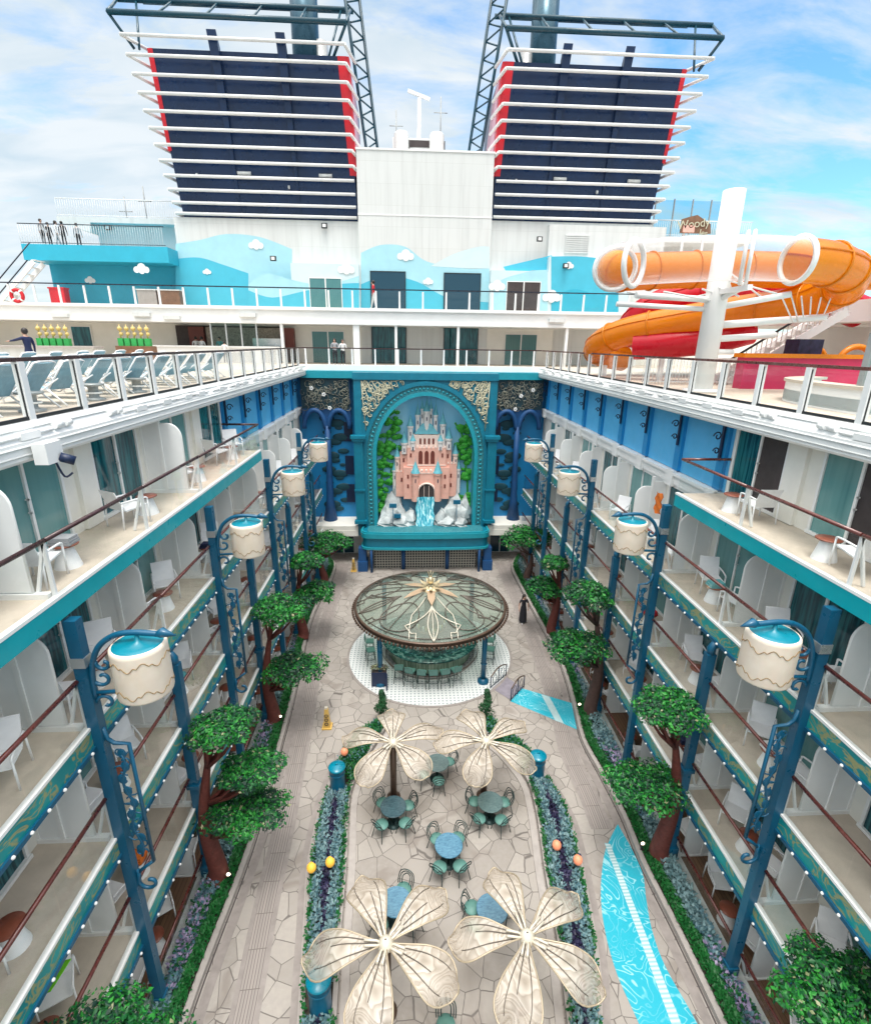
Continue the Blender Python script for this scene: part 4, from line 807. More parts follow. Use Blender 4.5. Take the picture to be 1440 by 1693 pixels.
# ------------------------------------------------------------------ funnels
def funnel(pts, s, label):                                 # s: -1 left funnel, +1 right funnel; inner side faces the tower
    x0, x1, zb, xt0, xt1, zt = pts
    T = thing('funnel', label, 'funnel', ((x0+x1)/2, 45, zb))
    yb, yt = 42.2, 41.4; D = 7
    q = MB(); q.add([(x0, yb, zb), (x1, yb, zb), (x1, yb+D, zb), (x0, yb+D, zb), (xt0, yt, zt), (xt1, yt, zt), (xt1, yb+D+1, zt), (xt0, yb+D+1, zt)], [(0,3,2,1),(4,5,6,7),(0,1,5,4),(1,2,6,5),(2,3,7,6),(3,0,4,7)]); q.build('casing', M['funnel'], T)
    lerp = lambda u: (x0+(xt0-x0)*u, x1+(xt1-x1)*u, yb+(yt-yb)*u, zb+(zt-zb)*u)
    q = MB()
    for u0 in (.33, .67):
        for du in (0,):
            a0, a1, ya, za = lerp(0); b0, b1, yb2, zb2 = lerp(1); w = .16
            q.add([(a0+(a1-a0)*u0-.04, ya-.03, za), (a0+(a1-a0)*u0+.04, ya-.03, za), (a0+(a1-a0)*u0+.04, ya+.1, za), (a0+(a1-a0)*u0-.04, ya+.1, za),
                   (b0+(b1-b0)*u0-.3, yb2-.5, zb2+.9), (b0+(b1-b0)*u0+.3, yb2-.5, zb2+.9), (b0+(b1-b0)*u0+.3, yb2+.1, zb2+.2), (b0+(b1-b0)*u0-.3, yb2+.1, zb2+.2)], [(0,3,2,1),(4,5,6,7),(0,1,5,4),(1,2,6,5),(2,3,7,6),(3,0,4,7)])
    q.build('fin', M['funnel'], T)
    # red edges on both sides
    for e in (0, 1):
        a = lerp(.30 if e == (0 if s > 0 else 1) else .42); b = lerp(1.0); k = -1 if e == 0 else 1; q = MB()
        q.prism([(a[e], a[2], a[3]), (b[e], b[2], b[3]), (b[e], b[2]+1.0, b[3]), (a[e], a[2]+.7, a[3])], (k*.14, 0, 0))
        wd = .62 if e == (1 if s < 0 else 0) else .20; q.prism([(a[e], a[2]-.03, a[3]), (a[e]-k*wd*.55, a[2]-.03, a[3]), (b[e]-k*wd, b[2]-.03, b[3]), (b[e], b[2]-.03, b[3])], (0, .02, 0)); q.build('red_edge', M['red'], T)
    inn = 1 if s < 0 else 0; a, b = lerp(.05), lerp(.97); k = 1 if inn else -1; q = MB()
    q.prism([(a[inn], a[2]+1.4, a[3]), (b[inn], b[2]+1.4, b[3]), (b[inn]+k*.1, b[2]+3.5, b[3]-.6), (a[inn]+k*.25, a[2]+6.6, a[3])], (k*.1, 0, 0)); q.build('side_panel', M['pinkpanel'], T)
    n = 12
    for i in range(n):
        u = .012+(1.045-.012)*i/(n-1)*(.55+.45*i/(n-1)) if False else .02+1.02*(i/(n-1))**1.12
        a = lerp(u); ex = .12+.75*u; yy = a[2]-.35-.25*u; q = MB()
        L0, L1 = a[0]-ex*(1.25 if s < 0 else .5), a[1]+ex*(1.25 if s > 0 else .5)
        pts_ = []
        out_l = s < 0
        xin = a[1]-.05 if s < 0 else a[0]+.05; xout = a[0]-(.35+1.0*u) if s < 0 else a[1]+(.35+1.15*u)
        xo2 = a[0]-.1 if s < 0 else a[1]+.1
        kk = 1 if s < 0 else -1
        pts_ = [(xo2, a[2]+1.8, a[3]-.02), (xout, yy, a[3]), (xin, yy, a[3])]
        if u > .3: pts_.append((xin+kk*.55, yy+1.5, a[3]-.35))
        for p, r_ in zip(pts_, pts_[1:]): q.tube([p, r_], .105, 8)
        q.build('guard_bar', M['tube'], T)
    # crown of teal pipes
    zt2 = zt+1.5; zt3 = zt+3.4; b = lerp(1)
    F0, F1 = b[0]-1.9*(s < 0)-.1, b[1]+1.9*(s > 0)+.1
    q = MB()
    q.tube([(F0, yt-.6, zt2), (F1, yt-.6, zt2)], .17, 8); q.tube([(F0-.6*(s < 0), yt+2.4, zt3+.2), (F1+.6*(s > 0), yt+2.4, zt3+.2)], .17, 8); q.tube([(F0, yt+5, zt3+1.4), (F1, yt+5, zt3+1.4)], .17, 8)
    for xx in (F0, F1):
        k = -1 if xx == F0 else 1
        q.tube([(xx-k*1.0, yt+.2, zt), (xx, yt-.6, zt2)], .1, 6); q.tube([(xx, yt-.6, zt2), (xx+k*.6*((k < 0) == (s < 0)), yt+2.4, zt3+.2)], .1, 6); q.tube([(xx-k*1.3, yt+.2, zt), (xx-k*.6, yt+2.4, zt3+.2)], .08, 6)
    for i in range(1, 5):
        xx = F0+(F1-F0)*i/5; q.tube([(xx, yt-.6, zt2), (xx, yt+2.4, zt3+.2)], .07, 6); q.tube([(xx, yt+2.4, zt3+.2), (xx, yt+5, zt3+1.4)], .06, 6)
    q.build('crown_frame', M['truss'], T)
    xi = b[1]+.1 if s < 0 else b[0]-.1; k = 1 if s < 0 else -1; q = MB()
    A0, A1 = Vector((xi-k*.3, yt+1.0, zt3+1)), Vector((xi+k*1.0, yt+4.4, zb+3.6)); B0, B1 = A0+Vector((k*.9, 1.2, .2)), A1+Vector((k*.75, 1.6, .5))
    q.tube([A0, A1], .11, 7); q.tube([B0, B1, A1+Vector((k*.2, .8, -.7)), A1], .11, 7)
    for i in range(11):
        q.tube([A0.lerp(A1, i/11), B0.lerp(B1, (i+.5)/11)], .06, 5); q.tube([B0.lerp(B1, (i+.5)/11), A0.lerp(A1, (i+1)/11)], .06, 5)
    q.build('lattice_truss', M['truss'], T)
    for px, r_, zz, mt in (((505 if s < 0 else 899), .95, 40, 'exhaust'), ((530 if s < 0 else 872), .5, 35.5, 'exhaustgrey')):
        c = at(px, 60, 'Y', 45.5); q = MB(); q.tube([(c.x, 45.5, zt-1), (c.x, 45.5, zz)], r_, 20); q.build('exhaust_pipe', M[mt], T)
    for fx, u in ((.12, .27), (.62, .21), (.8, .29), (.35, .29)):
        a = lerp(u); q = MB(); xx = a[0]+(a[1]-a[0])*fx; q.tube([(xx, a[2]-.2, a[3]), (xx+(.9 if u > .28 else .12), a[2]-.2, a[3])], .12, 8); q.build('flood_light', M['hull'], T)
    return T
funnel((-16.93, -4.6, 23.56, -17.5, -4.95, 33.0), -1, 'left navy funnel with white guard bars and red side edges')
funnel((5.12, 16.95, 23.86, 5.45, 17.75, 33.1), 1, 'right navy funnel with white guard bars, behind the orange slide')
# ------------------------------------------------------------------ water slide
WS = thing('water_slide', 'looping orange, red and clear tube water slide on a white mast', 'water slide', (9.25, 18, 13.75))
def tubeseg(pts, r, mat, nm='slide_tube', n=20, rings=True, seam=True, open_=True):
    pl = spline(pts, 8); q = MB(); q.tube(pl, r, n, 0, caps=not open_); o = q.build(nm, mat, WS); return o, pl
def collar(pl, i, r, mat, w=.09, t_=.07):
    d = (pl[min(i+1, len(pl)-1)]-pl[max(i-1, 0)]).normalized(); u = d.orthogonal().normalized(); v = d.cross(u); c = pl[i]; q = MB()
    q.tube([c+(u*cos(a)+v*sin(a))*(r+.02) for a in [2*pi*k/28 for k in range(28)]], t_, 6, 0, closed=True); return q.build('tube_collar', mat, WS)
def seam(pl, r, mat, ang):
    q = MB(); pts = []; 
    for i, p in enumerate(pl):
        d = (pl[min(i+1, len(pl)-1)]-pl[max(i-1, 0)]).normalized(); h = Vector((0, 0, 1)); sd_ = d.cross(h).normalized(); n_ = sd_.cross(d)
        pts.append(p+(sd_*cos(ang)+n_*sin(ang))*(r+.01))
    q.tube(pts, .035, 5); return q.build('tube_seam', mat, WS)
R_ = .64
clear, pc = tubeseg([(6.0, 18.9, 17.75), (5.75, 17.9, 17.72), (6.35, 17.1, 17.72), (8.0, 16.8, 17.8), (9.6, 16.8, 17.85), (11.0, 16.95, 17.85)], R_, M['slideclear'], 'clear_tube')
back, pb = tubeseg([(6.0, 18.9, 17.75), (6.7, 20.1, 17.8), (8.5, 20.6, 17.95), (11, 20.7, 18.05), (14, 21.0, 18.1), (18, 22, 18.2)], R_, M['orange'])
org, po = tubeseg([(11.0, 16.95, 17.85), (12.3, 17.25, 17.80), (13.6, 18.0, 17.6), (14.4, 19.3, 17.25), (14.1, 20.9, 16.9), (12.6, 22.4, 16.65), (10.8, 23.6, 16.3), (9.2, 24.9, 15.9), (8.5, 26.2, 15.4), (8.9, 27.6, 14.9), (10.5, 28.2, 14.6)], R_, M['orange'])
red, pr = tubeseg([at(1420, 516, 'Y', 25), at(1340, 488, 'Y', 25), at(1230, 480, 'Y', 25.2), at(1130, 492, 'Y', 25.8), at(1062, 520, 'Y', 26.8), at(1050, 552, 'Y', 28), at(1120, 560, 'Y', 28.6)], .72, M['slidered'], 'red_tube')
red2, pr2 = tubeseg([at(1050, 572, 'Y', 24.5), at(1110, 568, 'Y', 23.6), at(1180, 560, 'Y', 23), at(1240, 545, 'Y', 22.8)], .62, M['slidered'], 'red_tube')
for i in (0, 13, len(pc)-1): collar(pc, i, R_, M['white'], t_=.085)
for i in (8, 14, 20, 26, 32): collar(pb, i, R_, M['orange'], t_=.03)
for i in (8, 14, 22, 30, 37, 44, 52, 60, 70): collar(po, i, R_, M['orange'], t_=.04)
for a in (.45, pi-.45): seam(po, R_, M['orange'], a)
[collar(pr, i, .72, M['slidered'], t_=.035) for i in (6, 14, 22, 30, 38)]; seam(pr, .72, M['slidered'], .5); seam(pr, .72, M['slidered'], pi-.5)
q = MB(); q.tube([(9.22, 18, 13.75), (9.22, 18, 19.95)], [.36, .33], 24); q.lathe([(.36, 0), (.6, 0), (.6, .08), (.36, .1)], 24, (9.22, 18, 13.76)); q.build('mast', M['white'], WS)
q = MB()
for (p, e, r) in [((9.2, 18, 16.75), (6.3, 17.6, 16.82), .10), ((9.2, 18, 16.45), (6.0, 18.4, 16.6), .08), ((9.2, 18, 16.5), (11.2, 17.2, 16.9), .10), ((9.2, 18, 15.95), (13.6, 18.6, 16.3), .12), ((9.2, 18, 15.5), (12.2, 19.0, 15.7), .11), ((9.2, 18, 15.1), (10.3, 18.3, 15.1), .09), ((9.2, 18, 16.7), (9.4, 16.85, 17.05), .09)]:
    q.tube([p, e], r, 8)
q.build('support_arm', M['white'], WS)
q = MB()
for i in range(9):
    a = Vector((9.2+.25*(-1)**i, 17.85, 16.6+.12*i)); b = Vector((6.4+i*.62, 17.2 if i % 2 else 18.6, 17.0-.1*(i % 3))); q.tube([a, b], .03, 5)
for i in range(6): q.tube([(11+i*.5, 17.4+i*.2, 16.9), (12.2+i*.35, 18.2+.2*i, 16.1)], .025, 5)
for k in (-.05, .12):
    q.tube([(9.25+k*.85+(R_+.08)*sin(a)*.53, 16.8-k*.53+(R_+.08)*sin(a)*.85, 17.85+(R_+.08)*cos(a)) for a in [2*pi*j/28 for j in range(28)]], .06, 6, 0, closed=True)
q.box(9.1, 16.2, 16.9, 9.25, 18.2, 17.05); q.build('truss_rod', M['white'], WS)
q = MB(); q.box(9.0, 27, 13.75, 9.2, 27.3, 14.3); q.box(10.35, 23.6, 13.75, 10.5, 23.8, 15.5); q.build('support_leg', M['white'], WS)
# ride sign on the terrace edge behind the clear tube
SG = thing('ride_sign', 'brown wooden ride sign with curly cream lettering above the clear tube', 'sign', (15.6, 36, 21.2))
def textmesh(txt, size, loc, rot, mat, parent, nm='lettering', ext=.02):
    c = bpy.data.curves.new(nm, 'FONT'); c.body = txt; c.size = size; c.extrude = ext; c.align_x = 'CENTER'; c.align_y = 'CENTER'
    o = bpy.data.objects.new(nm, c); COL.objects.link(o); dg = bpy.context.evaluated_depsgraph_get(); me = bpy.data.meshes.new_from_object(o.evaluated_get(dg)); bpy.data.objects.remove(o)
    me.materials.clear(); me.materials.append(mat); o = bpy.data.objects.new(nm, me); COL.objects.link(o); o.parent = parent; o.location = Vector(loc)-BASE[parent.name]; o.rotation_euler = rot; return o
a = at(1128, 362, 'Y', 36); b = at(1172, 386, 'Y', 36)
q = MB(); pts = [(a.x, 36, a.z), (a.x+.5, 36, a.z+.15), ((a.x+b.x)/2, 36, a.z+.25), (b.x, 36, a.z-.25), (b.x+.1, 36, b.z), (a.x, 36, b.z)]; q.prism(pts, (0, .15, 0)); q.build('board', M['wood'], SG)
textmesh('Woody', .68, ((a.x+b.x)/2-.2, 35.95, a.z-.28), (pi/2, -.12, 0), M['scrollcream'], SG); textmesh('Jes', .5, (b.x-.42, 35.95, a.z-.78), (pi/2, .1, 0), M['scrollcream'], SG)
q = MB(); q.box(a.x+.1, 35.93, b.z+.02, a.x+.85, 36.0, b.z+.42); q.build('ribbon', M['pinkA'], SG)
q = MB(); q.box(a.x+.2, 36.1, 13.75, a.x+.35, 36.2, a.z); q.box(b.x-.35, 36.1, 13.75, b.x-.2, 36.2, a.z-.3); q.build('leg', M['white'], SG)
# upper right terrace behind the mast
TR = thing('upper_terrace', 'white upper right terrace with glass screen behind the slide mast', 'terrace', (20, 43, 23))
q = MB(); q.box(17.25, 43, 22.9, 25.5, 50, 23.3); q.box(17.25, 45, 13.75, 22, 50, 22.9); q.build('overhang', M['hull'], TR)
rods(TR, 17.3, 25.4, 43.05, 23.3, 24.4)
q = MB(); g = MB()
for i in range(5): q.box(18.4+i*1.5, 44.9, 23.3, 18.48+i*1.5, 45, 26.3)
for i in range(4): g.box(18.5+i*1.5, 44.94, 23.4, 19.88+i*1.5, 44.96, 26.2)
q.build('screen_frame', M['grey'], TR); g.build('glass_screen', M['glasstint'], TR)
q = MB(); a = at(935, 388, 'Y', 41.48); b = at(972, 420, 'Y', 41.48); q.box(a.x, 41.44, b.z, b.x, 41.5, a.z)
for i in range(9): z = b.z+(a.z-b.z)*(i+.5)/9; q.box(a.x+.05, 41.38, z-.03, b.x-.05, 41.45, z+.05)
ss(q, 'vent_louvre', M['hull'])
# roof gear on the tower
RG = thing('radar_mast', 'radar scanner mast on the white tower roof between two grey drums', 'radar mast', (.25, 46, 28.0))
c = at(693, 215, 'Y', 46); q = MB(); q.tube([(c.x, 46, 28), (c.x, 46, c.z+2.0)], .14, 8); q.tube([(c.x-.35, 46.2, 28), (c.x, 46, c.z+1.2)], .05, 5); q.build('mast', M['white'], RG)
q = MB(); q.bar((c.x-.85, 46, c.z+2.45), (c.x+.8, 46, c.z+1.95), .18, .22); q.build('scanner', M['white'], RG)
q = MB(); q.box(c.x-1.9, 45.6, 28, c.x+1.6, 47, 29.2); q.box(c.x-2.0, 45.4, 29.2, c.x+1.8, 47, 29.9); q.build('cabin', M['white'], RG); q = MB(); q.box(c.x-1.7, 45.36, 29.3, c.x+1.5, 45.4, 29.75); q.build('grille', M['interior'], RG)
for px, lab in ((664, 'grey roof drum left of the radar mast'), (722, 'grey roof drum right of the radar mast')):
    c = at(px, 250, 'Y', 45); T = thing('roof_drum', lab, 'roof drum', (c.x, 45, 28), 'drums on the tower roof'); q = MB(); q.lathe([(.55, 0), (.55, 1.95), (.45, 2.1), (.01, 2.1)], 18, (c.x, 45, 28)); q.build('drum', M['hull'], T); q = MB(); q.tube([(c.x+.58, 44.9, 28), (c.x+.58, 44.9, 29.6)], .04, 5); q.build('pipe', M['black'], T)
for px, py, lab in ((655, 182, 'thin whip aerial left of the radar mast'), (729, 160, 'tall whip aerial right of the radar mast'), (205, 325, 'thin aerial above the upper left terrace'), (236, 308, 'taller thin aerial above the upper left terrace')):
    c = at(px, py, 'Y', 45.5); zb_ = 28 if px > 400 else 23.5; T = thing('aerial', lab, 'aerial', (c.x, 45.5, zb_), 'aerials on the roofs'); q = MB(); q.tube([(c.x, 45.5, zb_), (c.x, 45.5, c.z)], .045, 6); q.build('whip', M['grey'], T)
    q = MB(); q.tube([(c.x-.5, 45.5, c.z-1), (c.x+.5, 45.5, c.z-1)], .03, 5); q.build('crossarm', M['grey'], T)
for px, py, y_, lab in ((537, 374, 41.9, 'small black floodlight on the white wall left of the tower'), (891, 396, 41.4, 'small black floodlight on the white wall right of the tower'), (181, 377, 43.9, 'black floodlight under the upper left terrace'), (453, 428, 40.8, 'small floodlight standing on the ledge over the left sliding door'), (934, 440, 40.8, 'floodlight on the cyan wall at the right')):
    c = at(px, py, 'Y', y_); T = thing('floodlight', lab, 'floodlight', tuple(c), 'floodlights on the superstructure'); q = MB(); q.box(c.x-.2, c.y-.25, c.z-.16, c.x+.2, c.y-.08, c.z+.16); q.build('lamp_body', M['black'], T); q = MB(); q.box(c.x-.12, c.y-.27, c.z-.1, c.x+.12, c.y-.25, c.z+.1); q.build('lens', M['white'], T); q = MB(); q.box(c.x-.04, c.y-.1, c.z-.05, c.x+.04, c.y+.12, c.z+.05); q.build('bracket', M['grey'], T)
# ------------------------------------------------------------------ blue posts with drum lanterns
def spiral(cx_, cz_, r0, r1, a0, a1, n=18): return [(cx_+(r0+(r1-r0)*i/n)*cos(a0+(a1-a0)*i/n), 0, cz_+(r0+(r1-r0)*i/n)*sin(a0+(a1-a0)*i/n)) for i in range(n+1)]
def lamp_proto():                                          # built for the left wall, arm towards +X
    T = thing('lamp_post', 'x', 'lamp post', (0, 0, 0), 'blue lamp posts along the balconies'); z0 = 0
    q = MB(); q.box(-.11, -.10, 0, .11, .10, 10.55); q.box(-.14, -.13, 0, .14, .13, .5); q.build('post', M['post'], T)
    q = MB(); q.box(-.125, -.115, 9.6, .125, .115, 9.8); q.build('clamp', M['steel'], T)
    q = MB(); arm = [(.1, 0, 8.9), (.15, 0, 9.5), (.33, 0, 9.95), (.65, 0, 10.2), (1.0, 0, 10.26), (1.45, 0, 10.22)]
    q.tube(spline(arm, 5), .055, 8); q.tube([(1.4, 0, 10.22), (1.5, 0, 10.25), (1.75, 0, 10.18)], [.05, .10, .004], 8)
    q.tube([(.1, 0, 9.0), (.5, 0, 9.02), (.95, 0, 9.02)], .04, 6)
    for sp_ in (spiral(.30, 9.32, .19, .05, pi, pi+5.2), spiral(.28, 8.78, .18, .05, pi, pi-5.2), spiral(.38, 9.62, .15, .04, pi*.9, pi*.9+4.8)): q.tube(sp_, .035, 6)
    q.build('arm', M['post'], T)
    cx_ = 1.05; q = MB(); q.lathe([(.01, 0), (.42, 0), (.465, .02), (.475, .06), (.475, .95)], 32, (cx_, 0, 9.02)); q.lathe([(.475, .95), (.47, 1.0), (.44, 1.03), (.40, 1.02)], 32, (cx_, 0, 9.02)); sh = q.build('lamp_shade', M['shade'], T)
    q = MB(); q.lathe([(.44, 1.0), (.42, 1.03), (.30, 1.035), (.05, 1.08), (.03, 1.2)], 28, (cx_, 0, 9.02)); q.build('shade_cap', M['cap'], sh)
    q = MB()
    for zz in (9.22, 9.80):
        for k in range(6):
            pts = []
            for i in range(41):
                u = i/40; a = 2*pi*(k+u+.035*sin(4*pi*u))/6; pts.append((cx_+.479*cos(a), .479*sin(a), zz+.045*cos(2*pi*u)+.03*cos(6*pi*u)))
            q.tube(pts, .0075, 5)
        q.build('gold_scroll', M['scroll'], sh); q = MB()
    q = MB()                                               # hanging frame with leafy scrolls
    q.tube([(.1, 0, 8.2), (.14, 0, 7.95), (.25, 0, 7.84), (.52, 0, 7.82), (.52, 0, 4.75)], .04, 6)
    q.tube([(.52, 0, 4.75), (.33, 0, 4.6), (.16, 0, 4.45)], .035, 6); q.tube([(.16, .0, 4.5)]+spiral(.34, 4.15, .24, .06, pi*.8, pi*.8+5.5), .04, 6)
    rg = random.Random(2)
    for i in range(12):
        zz = 5.0+i*.24; cx2 = .31+.05*sin(i*2); q.tube(spiral(cx2, zz, .15, .03, i*1.7, i*1.7+5*(-1)**i), .016, 5)
    for i in range(9):
        zz = 5.1+i*.31; q.ball((.31+.07*sin(i*1.9), 0, zz), .10, 0, 5, (.9, .16, 1.25))
    q.tube([(.31+.06*sin(i*.8), 0, 4.9+i*.14) for i in range(20)], .028, 5)
    q.build('scroll_frame', M['post'], T)
    return T
def short_proto():
    T = thing('blue_post', 'x', 'post', (0, 0, 0), 'short blue posts between the lamp posts')
    q = MB(); q.box(-.12, -.10, 0, .12, .10, 7.45); q.box(-.18, -.17, 0, .18, .17, .6); q.box(-.17, -.16, 3.5, .17, .16, 3.62); q.build('post', M['post'], T)
    q = MB(); q.tube([(0, 0, 7.4), (0, 0, 7.6), (-.06, 0, 7.7), (-.22, 0, 7.74)], .11, 8); q.build('curved_top', M['post'], T); return T
POSN = ['nearest', 'second nearest', 'third nearest', 'farthest']
lp = lamp_proto(); ltree = tree_of(lp); shp = short_proto(); stree = tree_of(shp)
first = True; first2 = True
for s in (-1, 1):
    sd_ = 'left' if s < 0 else 'right'
    for i, y in enumerate((8.33, 14.9, 21.45, 28.1)):
        lab = f'{POSN[i]} blue lamp post with cream drum lantern on the {sd_} side of the courtyard'
        if first: lp.location = (s*7.0, y, 0); lp['label'] = lab; first = False
        else: dup(lp, (s*7.0, y, 0), 0 if s < 0 else pi, lab, None, ltree)
    for i, y in enumerate((11.5, 18.05, 24.5, 31.0)):
        lab = f'{POSN[i]} short blue post with bent top on the {sd_} side, beside a tree'
        if first2: shp.location = (s*7.0, y, 0); shp['label'] = lab; first2 = False
        else: dup(shp, (s*7.0, y, 0), 0 if s < 0 else pi, lab, None, stree)
# ------------------------------------------------------------------ trees
def leaves(mb, c, r, n, rg, size=.075, sq=.7, mats=(0, 1, 2), w=(5, 4, 2), up=.5, hollow=.7):
    for _ in range(n):
        d = Vector((rg.gauss(0, 1), rg.gauss(0, 1), rg.gauss(0, 1))).normalized()
        if d.z < -.25 and rg.random() < .6: d.z = -d.z
        k = hollow+(1-hollow)*rg.random()
        p = Vector((c[0]+d.x*r[0]*k, c[1]+d.y*r[1]*k, c[2]+d.z*r[2]*k))
        nrm = (d+Vector((rg.gauss(0, .45), rg.gauss(0, .45), up+rg.gauss(0, .35)))).normalized()
        u = nrm.orthogonal().normalized(); a = rg.uniform(0, 6.28); u = (u*cos(a)+nrm.cross(u)*sin(a)); v = nrm.cross(u); l = size*rg.uniform(.5, 1.65); b = l*sq*.5
        mb.add([p-u*l*.5, p+v*b, p+u*l*.6+nrm*l*.12, p-v*b], [(0, 1, 2, 3)], rg.choices(mats, w)[0])
def canopy(c, r, seed, n=2600, size=.085, drift=0):
    rg = random.Random(seed); mb = MB(); k = 15
    for i in range(k):
        a = 2*pi*i/k*2.4; rad = math.sqrt((i+.5)/k); 
        cc = (c[0]+r[0]*.72*rad*cos(a), c[1]+r[1]*.72*rad*sin(a), c[2]+r[2]*(.28*(1-rad*rad)+rg.uniform(-.12, .15)))
        rr = rg.uniform(.32, .46); w = rg.choice(((5, 4, 1), (2, 5, 3), (1, 4, 5), (4, 4, 2)))
        leaves(mb, cc, (r[0]*rr, r[1]*rr, r[2]*rr*.85), n//k, rg, size, .62, (0, 1, 2, 3), w+(.22,), .55, .55)
    return mb
def tree(base, crowns, seed, label, bark='bark'):
    T = thing('tree', label, 'tree', base, 'sculpted trees along the courtyard walls'); rg = random.Random(seed); top = max(c[2] for c, r in crowns); s = -1 if base[0] < 0 else 1
    b = Vector(base); q = MB(); hi = max(crowns, key=lambda c: c[0][2])[0]
    tr = [b, b+Vector((-s*.05, .05, .35)), b+Vector((s*.08, 0, top*.35)), b.lerp(Vector(hi), .45)+Vector((s*.25, 0, top*.18)), Vector((hi[0]+s*.3, hi[1], hi[2]-.35))]
    tl = spline(tr, 5); q.tube(tl, [max(.055, .34*(1-i/len(tl))**.8) for i in range(len(tl))], 10)
    for k in range(5): a = k*1.25; q.tube([b+Vector((0, 0, .3)), b+Vector((.3*cos(a), .3*sin(a), .02))], [.14, .03], 6)
    for i, (c, r) in enumerate(crowns):
        st = min(tl, key=lambda p: abs(p.z-(c[2]-1.0*min(1, c[2]*.25)-.2)))
        for k in range(6):
            a = k*1.05+i; e = Vector((c[0]+r[0]*.5*cos(a), c[1]+r[1]*.5*sin(a), c[2]-r[2]*.1)); m_ = st.lerp(e, .5)+Vector((0, 0, -.12))
            q.tube([st, m_, e], [.075, .05, .02], 6)
    q.build('trunk', M[bark], T)
    for i, (c, r) in enumerate(crowns):
        n = 4600 if b.y < 13 else (3800 if b.y < 20 else 3200); sz = .085 if b.y < 13 else (.105 if b.y < 20 else .13)
        if b.y < 7: n = 9000; sz = .08
        canopy(c, (r[0], r[1], r[2]*1.12), seed*7+i, n, sz).build('crown', [M['leafA'], M['leafB'], M['leafC'], M['leafP']], T)
tree((-6.7, 5.35, .2), [((-6.25, 5.2, 3.95), (1.6, 1.3, .75))], 1, 'leafy tree crown cut by the bottom left corner')
tree((6.75, 5.5, .2), [((7.0, 5.75, 3.55), (1.5, 1.3, .95))], 2, 'large dark leafy crown cut by the bottom right corner')
tree((-6.72, 11.3, .2), [((-6.0, 11.3, 5.55), (.98, .9, .62)), ((-5.4, 11.35, 4.1), (.95, .85, .5)), ((-5.6, 11.15, 2.85), (1.3, 1.0, .46))], 3, 'three tiered tree on the left beside the first short blue post')
tree((-6.7, 17.85, .2), [((-6.0, 17.8, 5.35), (1.22, 1.1, .95)), ((-5.68, 17.75, 2.75), (1.38, 1.2, .9))], 4, 'two tiered tree on the left, near the yellow floor sign')
tree((-6.75, 24.4, .2), [((-6.0, 24.5, 2.75), (1.15, 1.1, .9)), ((-6.25, 24.3, 4.6), (.95, .95, .75))], 5, 'tree on the left beside the round bar', 'bark')
tree((-6.7, 31.2, .2), [((-6.35, 31.0, 2.8), (1.95, 1.7, 1.3))], 6, 'wide bright tree at the far left end', 'bark')
tree((6.68, 11.4, .2), [((6.0, 11.4, 5.65), (1.05, .95, .75)), ((5.62, 11.25, 3.15), (1.3, 1.05, .75))], 7, 'two tiered tree on the right above the tip of the blue stream')
tree((6.75, 17.9, .2), [((6.0, 17.9, 5.8), (1.1, 1.05, .85)), ((5.65, 17.7, 3.55), (1.42, 1.25, 1.0))], 8, 'two tiered tree on the right near the small blue strip', 'bark2')
tree((6.85, 24.5, .2), [((6.2, 24.6, 2.75), (1.1, 1.05, .9)), ((6.5, 24.2, 4.4), (.8, .8, .65))], 9, 'tree on the right beside the walking woman')
tree((6.95, 31.0, .2), [((6.6, 31.0, 3.05), (1.95, 1.7, 1.4))], 10, 'wide bright tree at the far right end', 'bark2')
# ------------------------------------------------------------------ planting beds
def bed(pl, s, lab):                                       # pl from near to far; bed lies on the wall side
    T = thing('planter_kerb', lab, 'planter kerb', (pl[0].x, pl[0].y, 0)); o = 1 if s > 0 else -1
    q = MB(); ribbon(q, pl, 0, o*.16, -.02, .16); q.build('kerb', M['kerb'], T); q = MB(); ribbon(q, pl, -o*.06, -o*.02, -.03, .007); q.build('drain_slot', M['slot'], T)
    q = MB(); ribbon(q, pl, -o*.34, -o*.10, -.03, .006); q.build('edge_course', M['bandedge'], T)
    q = MB(); nr = normals(pl); vs = []; fs = []
    for p, n in zip(pl, nr): vs += [(p.x+n.x*o*.12, p.y+n.y*o*.12, .12), (s*7.12, p.y, .12)]
    for i in range(len(pl)-1): fs.append((2*i, 2*i+1, 2*i+3, 2*i+2))
    q.add(vs, fs); so = q.build('planting_soil', M['soil']); tag(so, kind='structure')
    rg = random.Random(8+s); g, f = MB(), MB()
    for i in range(len(pl)-1):
        p, p2 = pl[i], pl[i+1]; n = nr[i]; ln = (p2-p).length; near = p.y < 17
        for _ in range(int(ln*(560 if near else 240))):
            u = rg.random(); d = rg.uniform(.16, .52); c = p.lerp(p2, u)+n*o*d; hgt = .22+.10*sin((d-.16)/.36*pi)
            tuft(g, c, hgt, rg, .09 if near else .13)
        for _ in range(int(ln*(170 if near else 80))):
            u = rg.random(); c0_ = p.lerp(p2, u); d = rg.uniform(.5, max(.6, abs(s*7.05-c0_.x)))
            c = c0_+n*o*d; k = .5+.5*sin(c.y*.9+s)+rg.uniform(-.3, .3); mt = 0 if k < .55 else (1 if k < .85 else (2 if rg.random() < .6 else 3))
            for z in range(3): tuft(f, c+Vector((rg.uniform(-.06, .06), rg.uniform(-.06, .06), 0)), rg.uniform(.15, .42), rg, .13, mt)
    tag(g.build('box_edging', M['grassA']), f'bright green clipped edging along the {"left" if s < 0 else "right"} kerb', 'edging', kind='stuff')
    tag(f.build('bed_planting', [M['silver'], M['bluegrey'], M['lilac'], M['leafB']]), f'silver and lilac plants against the {"left" if s < 0 else "right"} balconies', 'ground cover', kind='stuff')
